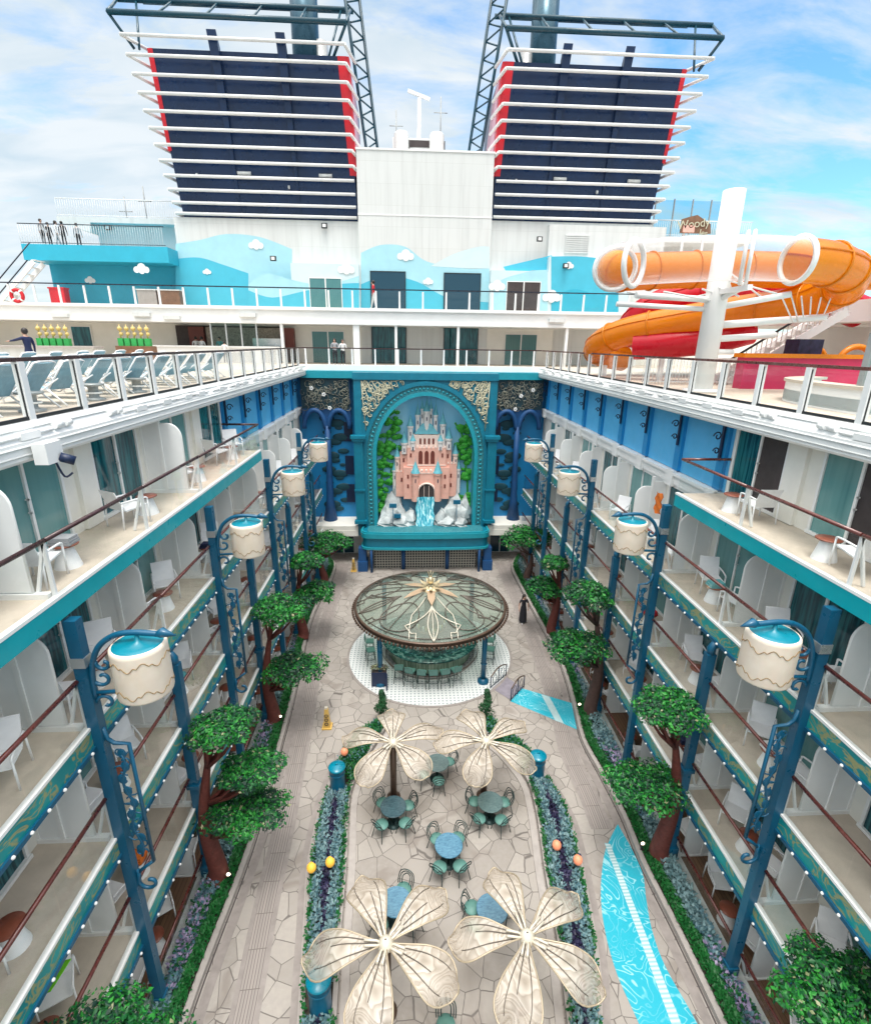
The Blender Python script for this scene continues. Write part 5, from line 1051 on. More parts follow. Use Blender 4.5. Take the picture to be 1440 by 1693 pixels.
def tuft(mb, c, z, rg, l=.1, m=0):
    a = rg.uniform(0, 6.28); t_ = rg.uniform(.2, 1.1); u = Vector((cos(a)*cos(t_), sin(a)*cos(t_), sin(t_)))*l; v = Vector((-sin(a), cos(a), 0))*l*.3; p = Vector((c.x, c.y, z))
    mb.add([p, p+u*.5+v, p+u, p+u*.5-v], [(0, 1, 2, 3)], m)
bed(LKS, -1, 'curved stone kerb of the planting bed along the left balconies'); bed(RKS, 1, 'curved stone kerb of the planting bed along the right balconies')
# crescent beds of the seating island
def crescent(outer, inner, s, lab):
    T = thing('planter_kerb', lab, 'planter kerb', (outer[0][0], outer[0][1], 0)); po_, pi_ = spline(p3(outer), 6), spline(p3(inner), 6)
    o = 1 if s > 0 else -1
    q = MB(); ribbon(q, po_, -o*.0, -o*.10, -.02, .17); ribbon(q, pi_, o*.0, o*.12, -.02, .20); ribbon(q, po_, o*.03, o*.07, -.03, .007)
    q.build('kerb', M['kerb'], T); q = MB(); ribbon(q, pi_, -o*.26, -o*.05, -.03, .05); q.build('step', M['kerb'], T)
    q = MB(); ribbon(q, po_, o*.07, o*.25, -.03, .006); q.build('edge_course', M['bandedge'], T)
    k = 40; A = [po_[int(i*(len(po_)-1)/k)] for i in range(k+1)]; B = [pi_[int(i*(len(pi_)-1)/k)] for i in range(k+1)]
    q = MB(); vs = []
    for a, b in zip(A, B): vs += [(a.x, a.y, .13), (b.x, b.y, .13)]
    q.add(vs, [(2*i, 2*i+1, 2*i+3, 2*i+2) for i in range(k)]); tag(q.build('planting_soil', M['soil']), kind='structure')
    rg = random.Random(31+s); f = MB()
    BINS = [(-3.6, 14.45), (3.6, 14.7), (-3.2, 8.1)]
    for i in range(k):
        ln = (A[i+1]-A[i]).length; wd = (A[i]-B[i]).length
        for _ in range(int(ln*wd*300)):
            u, v = rg.random(), rg.random(); c = A[i].lerp(A[i+1], u).lerp(B[i].lerp(B[i+1], u), .08+.84*v)
            far = c.y > 14.6; e = abs(v-.5)
            if any((c.x-bx)**2+(c.y-.1-by)**2 < .17 for bx, by in BINS): continue
            if far: mt = 0 if rg.random() < .8 else 2
            elif e > .42: mt = 0
            elif e < .11+.05*sin(c.y*3): mt = 3
            else: mt = rg.choice((1, 1, 2))
            for z in range(3): tuft(f, c+Vector((rg.uniform(-.05, .05), rg.uniform(-.05, .05), 0)), rg.uniform(.16, .40 if mt != 3 else .34), rg, .11, mt)
    tag(f.build('bed_planting', [M['leafB'], M['silver'], M['bluegrey'], M['purple']]), f'silver leaved planting with a purple middle stripe in the {"left" if s < 0 else "right"} crescent bed', 'ground cover', kind='stuff')
crescent([(-3.45, 5.5), (-3.62, 7.5), (-3.91, 9.87), (-4.15, 11.8), (-4.11, 13.7), (-3.94, 14.97), (-3.7, 15.9), (-3.2, 17.1), (-2.35, 17.9)], [(-2.7, 5.5), (-2.78, 7.5), (-2.92, 9.9), (-2.98, 11.6), (-3.1, 13.2), (-3.12, 14.2), (-2.95, 15.1), (-2.55, 16.2), (-2.0, 17.5)], -1, 'stone kerb round the left crescent flower bed')
crescent([(3.0, 5.5), (3.4, 7.5), (3.75, 8.6), (4.04, 10.2), (4.26, 12), (4.3, 13.1), (4.0, 14.6), (3.5, 16.2), (2.35, 17.8)], [(2.35, 5.5), (2.6, 7.5), (2.85, 9.3), (3.0, 11.2), (3.22, 13.2), (3.2, 14.6), (2.65, 15.9), (2.2, 16.6), (1.95, 17.4)], 1, 'stone kerb round the right crescent flower bed')
for x, y, lab in ((-2.2, 18.0, 'twisted topiary in front of the bar, left of the entrance'), (2.2, 17.9, 'twisted topiary in front of the bar, near the footbridge')):
    T = thing('topiary', lab, 'topiary', (x, y, .05), 'spiral topiaries before the bar'); rg = random.Random(int(x*10)); mb = MB()
    for i in range(26):
        u = i/25; a = u*9; r = .26*(1-u*.75)+.05; leaves(mb, (x+.15*(1-u)*cos(a), y+.15*(1-u)*sin(a), .25+u*1.25), (r, r, r*.7), 60, rg, .06, .7, (0, 0, 0), (1, 1, 1), .4, .7)
    mb.build('foliage', M['cypress'], T); q = MB(); q.tube([(x, y, .1), (x, y, 1.4)], .035, 6); q.build('stem', M['bark2'], T)
# glowing garden flowers, up-lights
for x, y, mt, lab in ((-3.94, 11.2, 'glowY', 'yellow globe lamp at the outer edge of the left bed'), (-3.42, 11.35, 'glowY', 'yellow globe lamp in the middle of the left bed'), (-3.5, 15.68, 'glowR', 'coral globe lamp at the far end of the left bed'), (3.45, 11.6, 'glowR', 'coral globe lamp in the middle of the right bed'), (3.95, 11.1, 'glowR', 'coral globe lamp at the outer edge of the right bed'), (2.5, 16.4, 'glowY', 'small pale globe lamp by the far right flower canopy')):
    T = thing('garden_lamp', lab, 'garden lamp', (x, y, .13), 'globe lamps in the beds'); q = MB(); q.ball((x, y, .62), .14, 0, 8, (1, 1, 1.1)); q.build('globe', M[mt], T); q = MB(); q.tube([(x+.12, y+.15, .13), (x+.1, y+.12, .5), (x+.02, y+.06, .66)], .018, 6); q.ball((x+.06, y+.08, .70), .06, 0, 5); q.build('stem', M['ink'], T)
for x, y, lab in ((-6.3, 11.25, 'small lit spotlight at the foot of the nearest left tree'), (-6.35, 17.9, 'small lit spotlight at the foot of the second left tree'), (6.2, 11.7, 'small lit spotlight at the foot of the nearest right tree'), (6.3, 18.2, 'small lit spotlight at the foot of the second right tree')):
    T = thing('spotlight', lab, 'spotlight', (x, y, .12), 'spotlights under the trees'); q = MB(); q.tube([(x, y, .12), (x, y, .42)], .02, 6); q.tube([(x, y, .40), (x-.02, y-.08, .52)], [.05, .07], 8); q.build('housing', M['black'], T); q = MB(); q.ball((x-.02, y-.085, .525), .06, 0, 5, (1, .5, 1)); q.build('lens', M['spot'], T)
# ------------------------------------------------------------------ round bar pavilion
KX, KY = KC; RR = 3.72; ZR = 2.9
BP = thing('bar_pavilion', 'round bar pavilion with green glass dome roof and gold flower finial', 'bar pavilion', (KX, KY, 0.012))
def dz(r): return ZR+.78*(1-(r/RR)**1.6)               # shallow dome height
q = MB(); q.lathe([(RR*i/14+.02, dz(RR*i/14)) for i in range(14, -1, -1)], 72, (KX, KY, 0)); q.build('roof_glass', M['glassgreen'], BP)
q = MB(); q.lathe([(RR-.06, ZR+.03), (RR+.05, ZR+.04), (RR+.07, ZR-.02), (RR+.0, ZR-.06), (RR+.05, ZR-.16), (RR-.05, ZR-.22), (RR-.14, ZR-.2), (RR-.08, ZR-.02)], 72, (KX, KY, 0)); ri = q.build('roof_rim', M['bronze'], BP)
q = MB()
for i in range(120): a = 2*pi*i/120; q.ball((KX+(RR+.13)*cos(a), KY+(RR+.13)*sin(a), ZR-.16), .062, 0, 4, (1, 1, 1.3))
q.build('bead_trim', M['bronze'], ri)
def dp(r, a, up=.05): return (KX+r*cos(a), KY+r*sin(a), dz(r)+up)
q = MB(); w_ = MB()
for k in range(5):
    a = -pi/2+2*pi*k/5; t_ = w_ if k == 0 else q
    for s_ in (-1, 1):
        t_.tube([dp(1.55+(RR-1.62)*i/14, a+s_*.085*sin(pi*i/14)) for i in range(15)], .03, 5)                     # slim leaf
        t_.tube([dp(1.5+1.45*(i/12), a+s_*.44*(i/12)**1.3) for i in range(13)], .03, 5)                              # swept petal side
        t_.tube([dp(2.95+.35*i/6, a+s_*(.44-.14*i/6)) for i in range(7)]+[dp(3.25, a+s_*.24), dp(RR-.1, a+s_*.22)], .028, 5)
        t_.tube([dp(.9+(RR-1.0)*i/10, a+s_*(.30+.13*(1-abs(2*i/10-1)))) for i in range(11)], .026, 5)
    t_.tube([dp(1.5+(RR-1.6)*i/10, a) for i in range(11)], .022, 5)
    a2 = a+pi/5
    q.tube([dp(.6+(RR-.7)*i/10, a2) for i in range(11)], .022, 5)
    q.tube([dp(2.45+.95*cos(t2), a2+.36*sin(t2)) for t2 in [2*pi*i/30 for i in range(30)]], .026, 5, 0, closed=True)
q.tube([dp(RR-.2, 2*pi*i/60) for i in range(60)], .022, 5, 0, closed=True)
q.build('roof_rib', M['ribdark'], BP); w_.build('white_rib', M['ivory'], BP)
q = MB()
for k in range(6):
    a = -pi/2+2*pi*k/6; q.add([dp(.45, a-.45, .12), dp(.45, a+.45, .12), dp(1.05, a+.17, .10), dp(1.55, a, .08), dp(1.05, a-.17, .10)], [(0, 1, 2, 3, 4)])
fi = q.build('finial_leaf', M['tan'], BP)
q = MB()
for k in range(8):
    for rr, zz, ll in ((.2, .12, .52), (.12, .24, .32)):
        a = 2*pi*(k+.5*(ll < .5))/8; pts = [(rr, -.26, 0), (ll, -.2, .06), (ll+.22, 0, .14), (ll, .2, .06), (rr, .26, 0)]
        q.add([(KX+r*cos(a+t2*.9), KY+r*sin(a+t2*.9), dz(0)+zz+z) for r, t2, z in pts], [(0, 1, 2, 3, 4)])
q.ball((KX, KY, dz(0)+.45), .15, 0, 8, (1, 1, 1.4)); q.lathe([(.5, .02), (.42, .12), (.2, .2)], 16, (KX, KY, dz(0)))
for k in range(4): a = k*1.57; q.tube([(KX, KY, dz(0)+.55), (KX+.14*cos(a), KY+.14*sin(a), dz(0)+.95)], [.02, .01], 5)
q.build('flower_finial', M['gold'], BP)
for sx in (-1, 1):
    for sy in (-1, 1):
        x, y = KX+sx*2.42, KY+sy*2.5; q = MB(); q.tube([(x, y, 0), (x, y, ZR-.05)], .12, 14); q.lathe([(.27, 0), (.27, .12), (.14, .22)], 18, (x, y, .01)); q.lathe([(.13, 1.0), (.16, 1.03), (.13, 1.06)], 14, (x, y, 0)); q.build('column', M['post'], BP)
q = MB(); q.lathe([(2.28, .0), (2.28, .22)], 48, (KX, KY, .0)); q.lathe([(2.10, .22), (2.10, 1.02)], 48, (KX, KY, 0), 1); q.lathe([(1.95, 1.0), (2.45, 1.0), (2.47, 1.06), (2.45, 1.1), (1.6, 1.1), (1.6, 1.0)], 48, (KX, KY, 0), 2); q.lathe([(1.62, .0), (1.62, 1.0)], 48, (KX, KY, 0), 3)
q.lathe([(2.45, .30), (2.48, .33), (2.45, .36)], 48, (KX, KY, 0), 3); q.build('counter', [M['kerb'], M['barfront'], M['marble'], M['bronze']], BP)
q = MB(); q.lathe([(.55, .02), (.55, 1.5), (.85, 1.55), (.85, 1.62), (.3, 1.7), (.3, ZR+.3)], 20, (KX, KY, 0)); q.build('back_bar', M['wood'], BP)
q = MB(); rg = random.Random(6)
for i in range(30):
    a = 2*pi*i/30; r = .72; q.tube([(KX+r*cos(a), KY+r*sin(a), 1.62), (KX+r*cos(a), KY+r*sin(a), 1.62+rg.uniform(.18, .32))], .04, 6, i % 3)
q.build('bottle_display', [M['bottlegold'], M['chairtube'], M['white']], BP)
q = MB()
for a, w0 in ((-1.9, .5), (-1.45, .3), (-1.2, .5), (-2.5, .4), (-.6, .4)):
    x, y = KX+1.30*cos(a), KY+1.30*sin(a); q.box(x-w0/2, y-.18, .85, x+w0/2, y+.18, 1.12)
q.build('bar_equipment', M['steel'], BP)
# ------------------------------------------------------------------ bar stools
def stool_proto():
    T = thing('bar_stool', 'x', 'bar stool', (0, 0, .012), 'green bar stools at the round bar')
    q = MB(); q.box(-.20, -.19, .72, .20, .19, .79); q.build('seat', M['seafoam'], T, False)
    q = MB(); pts = [(-.20, -.20, .80), (.20, -.20, .80), (.19, -.25, 1.08), (-.19, -.25, 1.08)]; q.prism(pts, (0, -.03, 0)); q.build('backrest', M['seafoam'], T, False)
    for x in (-1, 1):
        for y in (-1, 1): q = MB(); q.tube([(x*.17, y*.16, .72), (x*.23, y*.23, 0)], .016, 6); q.build('leg', M['chairtube'], T, False)
    q = MB()
    for a, b in (((-.2, -.2), (.2, -.2)), ((.2, -.2), (.2, .2)), ((.2, .2), (-.2, .2)), ((-.2, .2), (-.2, -.2))): q.tube([a+(.3,), b+(.3,)], .012, 5)
    q.build('footrest', M['chairtube'], T, False); return T
T = stool_proto(); tr = tree_of(T); first = True
sw = ['leftmost', 'second from the left', 'third from the left', 'third from the right', 'second from the right', 'rightmost']
for i in range(6):
    x = KX-1.55+i*.53; y = KY-math.sqrt(2.78**2-(x-KX)**2); lab = f'green bar stool at the front of the round bar, {sw[i]} of six'; a = math.atan2(y-KY, x-KX)+pi/2+(.5 if i == 0 else 0)
    if first: T.location = (x, y, .012); T.rotation_euler.z = a; T['label'] = lab; first = False
    else: dup(T, (x, y, .012), a, lab, None, tr)
for x, y, lab in ((-2.95, 22.2, 'green bar stool at the left side of the round bar, nearer one'), (-3.05, 23.0, 'green bar stool at the left side of the round bar, farther one'), (3.0, 22.1, 'green bar stool at the right side of the round bar, nearer one'), (3.1, 22.9, 'green bar stool at the right side of the round bar, farther one')):
    dup(T, (x, y, .012), math.atan2(y-KY, x-KX)+pi/2, lab, None, tr)
# ------------------------------------------------------------------ cafe tables and hoop chairs
def chair_proto():
    T = thing('cafe_chair', 'x', 'chair', (0, 0, 0), 'green hoop back chairs on the seating island')
    q = MB(); q.lathe([(.01, .43), (.20, .43), (.22, .45), (.21, .485), (.01, .50)], 18); q.build('seat', M['seafoam'], T, False)
    q = MB()
    for (w0, h0, d) in ((.22, .86, 0), (.17, .78, .035), (.11, .70, .06)):
        q.tube(spline([(-w0, -.13, .46), (-w0*1.05, -.22, .62), (-w0*.8, -.27-d*.3, h0-.06), (0, -.29-d*.3, h0), (w0*.8, -.27-d*.3, h0-.06), (w0*1.05, -.22, .62), (w0, -.13, .46)], 4), .014, 6)
    q.build('hoop_back', M['chairtube'], T, False)
    for x in (-1, 1):
        for y in (-1, 1): q = MB(); q.tube([(x*.15, y*.15, .44), (x*.22, y*.24, 0)], .014, 6); q.build('leg', M['chairtube'], T, False)
    return T
chp = chair_proto(); ctree = tree_of(chp); cfirst = True
tabs = [(-1.6, 13.1, 'topdark', 'dark blue table beside the bronze flower stem', (.5, 2.3, 4.0, 5.5)), (1.62, 13.15, 'topgreen', 'grey green table below the far right flower canopy', (.4, 2.6, 3.9, 5.3)), (.12, 11.65, 'topblue', 'bright blue table in the middle of the island', (.95, 2.2, 4.15, 5.3)),
        (-.05, 14.9, 'topgreen', 'small grey green table between the two far flowers', (.6, 4.75, 3.6)), (-1.45, 10.05, 'topblue', 'blue table half hidden by the near left flower', (1.2, 5.6, 3.9)), (1.15, 9.75, 'topblue', 'blue table half hidden by the near right flower', (2.7, 3.7, .4)), (-.3, 6.9, 'topdark', 'table at the bottom edge between the near flowers', (1.5,))]
side_w = {}
for x, y, mt, lab, angs in tabs:
    T = thing('cafe_table', 'round '+lab, 'table', (x, y, 0), 'round cafe tables on the seating island')
    q = MB(); q.lathe([(.01, .70), (.40, .70), (.425, .715), (.425, .735), (.415, .745), (.01, .745)], 36, (x, y, 0), 0, False); q.build('tabletop', M[mt], T); q = MB(); q.tube([(x, y, .03), (x, y, .7)], .045, 10); q.build('pedestal', M['chairtube'], T); q = MB(); q.lathe([(.26, 0), (.26, .02), (.05, .05)], 20, (x, y, 0)); q.build('foot', M['chairtube'], T)
    for k, a in enumerate(angs):
        cxx, cyy = x+.56*cos(a), y+.56*sin(a); w = 'far' if sin(a) > 0 else 'near'; w2 = 'left' if cos(a) < -.12 else ('right' if cos(a) > .12 else 'middle')
        l2 = f'hoop chair, {w} {w2}, at the {lab}'
        if cfirst: chp.location = (cxx, cyy, 0); chp.rotation_euler.z = a+pi/2; chp['label'] = l2; cfirst = False
        else: dup(chp, (cxx, cyy, 0), a+pi/2, l2, None, ctree)
# ------------------------------------------------------------------ flower canopies
def petal_grid(L_, wmax, tip, droop=0, nu=14, nv=9):
    G = []
    for i in range(nu+1):
        u = i/nu; row = []
        wv = wmax*(.13+.87*sin(min(1, u*1.12)**1.0*pi*.5)**1.25)*(1 if u < .72 else math.sqrt(max(0.0, 1-((u-.72)/.31)**2)))
        for j in range(nv+1):
            v = -1+2*j/nv; x = .14+L_*u*(1-.05*abs(v)**2*u)+(.05*(1-abs(v)) if u > .9 else 0)
            z = .13*sin(u*pi*.62)-.32*max(0, u-.45)**1.4*2+droop*u - .10*v*v*(u**.8)+.02*sin(v*7+u*3)
            row.append((x, wv*v, z))
        G.append(row)
    return G
def flower(x, y, a0, ztop, label, seed):
    T = thing('flower_canopy', label, 'flower canopy', (x, y, 0), 'pearl flower canopies on the seating island')
    q = MB(); q.tube([(x, y-.0, 0), (x, y, ztop-.1)], .115, 12); q.lathe([(.24, 0), (.24, .05), (.12, .1)], 16, (x, y, 0)); q.build('stem', M['bronze'], T)
    q = MB(); q.lathe([(.02, .12), (.10, .12), (.14, .06), (.2, -.02), (.17, -.1), (.02, -.12)], 14, (x, y, ztop)); q.build('hub', M['ivory'], T)
    rg = random.Random(seed)
    for k in range(5):
        a = a0+k*2*pi/5; G = petal_grid(rg.uniform(1.60, 1.72), rg.uniform(.47, .53), .1, rg.uniform(-.05, .05)); mb = MB(); vs = [p for r in G for p in r]; n = len(G[0]); fs = []
        for i in range(len(G)-1):
            for j in range(n-1): fs.append((i*n+j, i*n+j+1, (i+1)*n+j+1, (i+1)*n+j))
        mb.add(vs, fs, 0, True); o = mb.build('petal', M['petal'], T, False); o.location = (0, 0, ztop); o.rotation_euler = (0, 0, a)
        q = MB(); edge = [G[i][0] for i in range(len(G))]+[G[-1][j] for j in range(1, n)]+[G[i][n-1] for i in range(len(G)-2, -1, -1)]
        q.tube([Vector(p)+Vector((0, 0, .01)) for p in edge], .02, 5); 
        e = q.build('petal_edge', M['petaledge'], o, False); 
        q = MB()
        for j, rr in ((2, .9), (4, .72), (7, .9)):
            pts = [Vector(G[i][j])+Vector((0, 0, .015)) for i in range(0, int(len(G)*rr))]; q.tube(pts, [.015*(1-i/len(pts)*.5) for i in range(len(pts))], 5)
        q.build('petal_rib', M['ribdark'], o, False)
        q = MB(); q.tube([(.02, 0, -.05), (.2, .05, .04), (.48, .06, .11)], .03, 5); q.tube([(.02, 0, -.05), (.2, -.05, .04), (.48, -.06, .11)], .03, 5); q.build('petal_arm', M['ivory'], o, False)
flower(-1.62, 14.15, radians(94), 2.4, 'pearl flower canopy at the far left, its bronze stem in full view', 1)
flower(1.55, 14.08, radians(106), 2.4, 'pearl flower canopy at the far right near the footbridge', 2)
flower(-1.62, 8.0, radians(113), 2.4, 'large pearl flower canopy nearest the camera on the left', 3)
flower(1.6, 8.0, radians(106), 2.4, 'large pearl flower canopy nearest the camera on the right', 4)
# ------------------------------------------------------------------ bins, floor signs, footbridge, menu stand
for x, y, lab in ((-3.6, 14.45, 'teal lidded bin at the far end of the left flower bed'), (3.6, 14.7, 'teal lidded bin at the far end of the right flower bed'), (-3.2, 8.1, 'teal lidded bin beside the near left flower canopy')):
    T = thing('litter_bin', lab, 'bin', (x, y, .05), 'round teal bins at the beds'); q = MB(); q.lathe([(.25, 0), (.28, .05), (.26, .12), (.26, .96), (.28, 1.0), (.28, 1.04)], 24, (x, y, .05)); q.lathe([(.265, .8), (.28, .83), (.265, .86)], 24, (x, y, .05)); q.build('bin_body', M['binblue'], T); q = MB(); q.lathe([(.29, 1.03), (.30, 1.07), (.27, 1.10), (.10, 1.15), (.01, 1.16)], 24, (x, y, .05)); q.build('lid', M['binteal'], T); q = MB(); q.tube([(x-.05, y, 1.2), (x, y, 1.25), (x+.05, y, 1.2)], .015, 6); q.build('lid_knob', M['binteal'], T)
for x, y, lab in ((-4.47, 17.75, 'yellow floor sign on the paving left of the far flowers'), (-4.89, 33.2, 'small yellow floor sign by the left foot of the teal arch')):
    T = thing('floor_sign', lab, 'floor sign', (x, y, .005), 'yellow floor signs'); q = MB(); hw = .14; q.add([(x-hw, y-hw, .06), (x+hw, y-hw, .06), (x+hw, y+hw, .06), (x-hw, y+hw, .06), (x-.07, y-.07, .92), (x+.07, y-.07, .92), (x+.07, y+.07, .92), (x-.07, y+.07, .92)], [(0,3,2,1),(4,5,6,7),(0,1,5,4),(1,2,6,5),(2,3,7,6),(3,0,4,7)]); q.build('sign_body', M['yellow'], T)
    q = MB(); q.box(x-.2, y-.2, .005, x+.2, y+.2, .06); q.build('base', M['yellow'], T); q = MB(); q.box(x-.06, y-.06, .92, x+.06, y+.06, .99); q.build('cap', M['ivory'], T); q = MB()
    for k in range(3):
        z = .25+k*.19; yy = y-.14+.07*(z-.06)/.86-.012; q.tube([(x+.075*cos(t2), yy-.004, z+.06*sin(t2)) for t2 in [2*pi*i/14 for i in range(14)]], .014, 5, 0, closed=True)
    q.build('warning_mark', M['interior'], T)
def bridge_rail(p, q_, lab):
    T = thing('footbridge_rail', lab, 'railing', (p[0], p[1], .01), 'dark arched rails of the footbridge'); p, q_ = Vector(p+(0,)), Vector(q_+(0,)); up_ = lambda u: .62+.22*sin(pi*u)
    m = MB(); m.tube([p.lerp(q_, i/12)+Vector((0, 0, up_(i/12))) for i in range(13)], .03, 6); m.build('handrail', M['bronze'], T); m = MB()
    for u in (0, .5, 1): c = p.lerp(q_, u); m.tube([c, c+Vector((0, 0, up_(u)))], .025, 6)
    m.build('rail_post', M['ink'], T); m = MB(); d = (q_-p).normalized()
    for u in (.25, .75):
        c = p.lerp(q_, u)
        for sg in (-1, 1): m.tube([c+d*(sg*(.03+.13*sin(t2)))+Vector((0, 0, .08+.56*t2/3.14)) for t2 in [3.14*i/10 for i in range(11)]], .014, 5)
    m.tube([p+Vector((0, 0, .08)), q_+Vector((0, 0, .08))], .018, 5); m.build('scroll_infill', M['ink'], T)
bridge_rail((2.72, 20.0), (3.62, 20.95), 'dark arched footbridge rail nearest the bar column'); bridge_rail((3.5, 19.1), (4.3, 20.05), 'dark arched footbridge rail beside the small blue strip')
tag(flat('bridge_path', [(2.78, 20.0), (3.48, 19.18), (4.22, 20.0), (3.6, 20.85)], .018, P('bridge_boards', (.24, .22, .26), .6, var=.2, vs=4)), kind='structure')
T = thing('planter_stand', 'dark planter stand of dried flowers beside the left front bar column', 'planter', (-2.45, 20.25, .012)); q = MB(); q.box(-2.8, 20.3, .02, -2.1, 20.34, .75); q.box(-2.12, 19.98, .02, -2.06, 20.34, .7); q.build('panel', M['ink'], T); q = MB(); q.box(-2.8, 20.34, .45, -2.1, 20.6, .75); q.build('trough', M['interior'], T); mb = MB(); rg = random.Random(3)
for i in range(5): leaves(mb, (-2.72+i*.14, 20.46, .92+.05*(i % 2)), (.16, .16, .16), 90, rg, .07, .6, (0, 1, 2), (3, 3, 2), .5, .3)
mb.build('dried_flowers', [M['bark2'], M['leafP'], M['leafC']], T)
# ------------------------------------------------------------------ balcony furniture
def bchair_proto():
    T = thing('balcony_chair', 'x', 'chair', (0, 0, 0), 'white balcony chairs')
    q = MB(); q.prism([(-.27, -.26, .40), (.27, -.26, .40), (.27, .28, .44), (-.27, .28, .44)], (0, 0, .03)); q.build('seat', M['chairwhite'], T, False)
    q = MB(); q.prism([(-.27, -.27, .42), (.27, -.27, .42), (.27, -.46, .92), (-.27, -.46, .92)], (0, -.03, .01)); q.build('backrest', M['chairwhite'], T, False)
    for x in (-1, 1):
        q = MB(); q.tube(spline([(x*.29, -.38, .64), (x*.30, -.1, .65), (x*.30, .24, .64), (x*.30, .28, .58)], 3), .022, 6); q.build('armrest', M['chairwhite'], T, False)
        for y in (-.36, .28): q = MB(); q.tube([(x*.30, y, .62), (x*.30, y+(.0 if y > 0 else -.05), 0)], .02, 6); q.build('leg', M['chairwhite'], T, False)
    return T
bc = bchair_proto(); btree = tree_of(bc); bf = True
def btable_proto():
    T = thing('balcony_table', 'x', 'side table', (0, 0, 0), 'conical balcony side tables'); q = MB(); q.lathe([(.24, 0), (.19, .2), (.13, .45)], 18); q.build('cone_base', M['chairwhite'], T, False); q = MB(); q.lathe([(.01, .45), (.24, .45), (.25, .465), (.24, .48), (.01, .48)], 20); q.build('tabletop', M['redtop'], T, False); return T
bt = btable_proto(); bttree = tree_of(bt); tf = True
rg = random.Random(12)
lname = {0: 'ground level', 1: 'first upper level', 2: 'second upper level', 3: 'third upper level', 4: 'top level'}
for s in (-1, 1):
    sd_ = 'left' if s < 0 else 'right'
    for k in range(5):
        for j in range(0, NM):
            if k == 4 and j >= (5 if s < 0 else 3): continue
            y0 = YB+MOD*j; z = k*H+(.06 if k == 0 else 0)
            vis = True
            for n_, dy in enumerate((.62, 2.1)):
                if n_ == 1 and rg.random() < .35: continue
                x = s*(XR+.78+rg.uniform(-.12, .12)); y = y0+dy+rg.uniform(-.1, .1); a = (0.15 if n_ == 0 else pi-.5)*(1 if s > 0 else -1)+rg.uniform(-.35, .35)
                lab = f'white chair on the {lname[k]} of the {sd_} block, {ORD[j]} bay, {"nearer" if n_ == 0 else "farther"} one'
                if bf: bc.location = (x, y, z); bc.rotation_euler.z = a; bc['label'] = lab; bf = False
                else: dup(bc, (x, y, z), a, lab, None, btree)
            x = s*(XR+.62); y = y0+1.35; rg.random(); lab = f'white cone side table on the {lname[k]} of the {sd_} block, {ORD[j]} bay'
            if tf: bt.location = (x, y, z); bt['label'] = lab; tf = False
            else: dup(bt, (x, y, z), 0, lab, None, bttree)
rg2 = random.Random(77)
def folded(x, y, z, mt, lab):
    q = MB(); w = .42
    for i in range(3): q.box(x-w/2+.02*i, y-.17+.015*i, z+.05*i, x+w/2-.01*i, y+.17-.01*i, z+.05*i+.042)
    tag(q.build('folded_towel', M[mt]), lab, 'towel')
for s, k, j, mt, nm in ((-1, 3, 1, 'clothwhite', 'white'), (-1, 2, 2, 'clothteal', 'turquoise'), (-1, 4, 1, 'clothgrey', 'grey'), (-1, 1, 1, 'orangecloth', 'orange'), (1, 3, 2, 'clothteal', 'turquoise'), (1, 2, 1, 'clothwhite', 'white'), (1, 4, 0, 'clothgrey', 'grey'), (1, 1, 2, 'clothnavy', 'navy'), (1, 2, 3, 'clothred', 'red'), (-1, 3, 3, 'clothnavy', 'navy')):
    folded(s*(XR+.62), YB+MOD*j+1.35, k*H+.485, mt, f'{nm} folded towel on a cone table, {lname[k]} of the {"left" if s < 0 else "right"} block, {ORD[j]} bay')
def towel(x, y, z, mt, lab, h=.9):
    q = MB(); vs = []; n = 8
    for i in range(n+1):
        for j in range(7): u = j/6; vs.append((x+.035*sin(i*1.7+j), y-.22+.44*u, z-h*i/n+.02*sin(j*1.3)))
    fs = [(i*7+j, i*7+j+1, i*7+j+8, i*7+j+7) for i in range(n) for j in range(6)]; m_ = len(vs); vs += [(a+.02, b, c) for a, b, c in vs]; fs += [tuple(m_+k for k in reversed(f)) for f in fs]
    q.add(vs, fs, 0, True); tag(q.build('towel', M[mt]), lab, 'towel')
c = at(1090, 815, 'X', 7.75); towel(7.75, c.y, c.z, 'orangecloth', 'orange towel hanging on a third level divider of the right block', .75)
c = at(75, 1625, 'X', -7.7); q = MB(); q.prism([(c.x-.3, c.y-.3, c.z), (c.x+.25, c.y-.2, c.z+.1), (c.x+.3, c.y+.3, c.z+.1), (c.x-.25, c.y+.25, c.z)], (0, 0, .03)); tag(q.build('towel', M['greencloth']), 'lime green towel spread by a chair at the bottom left', 'towel')
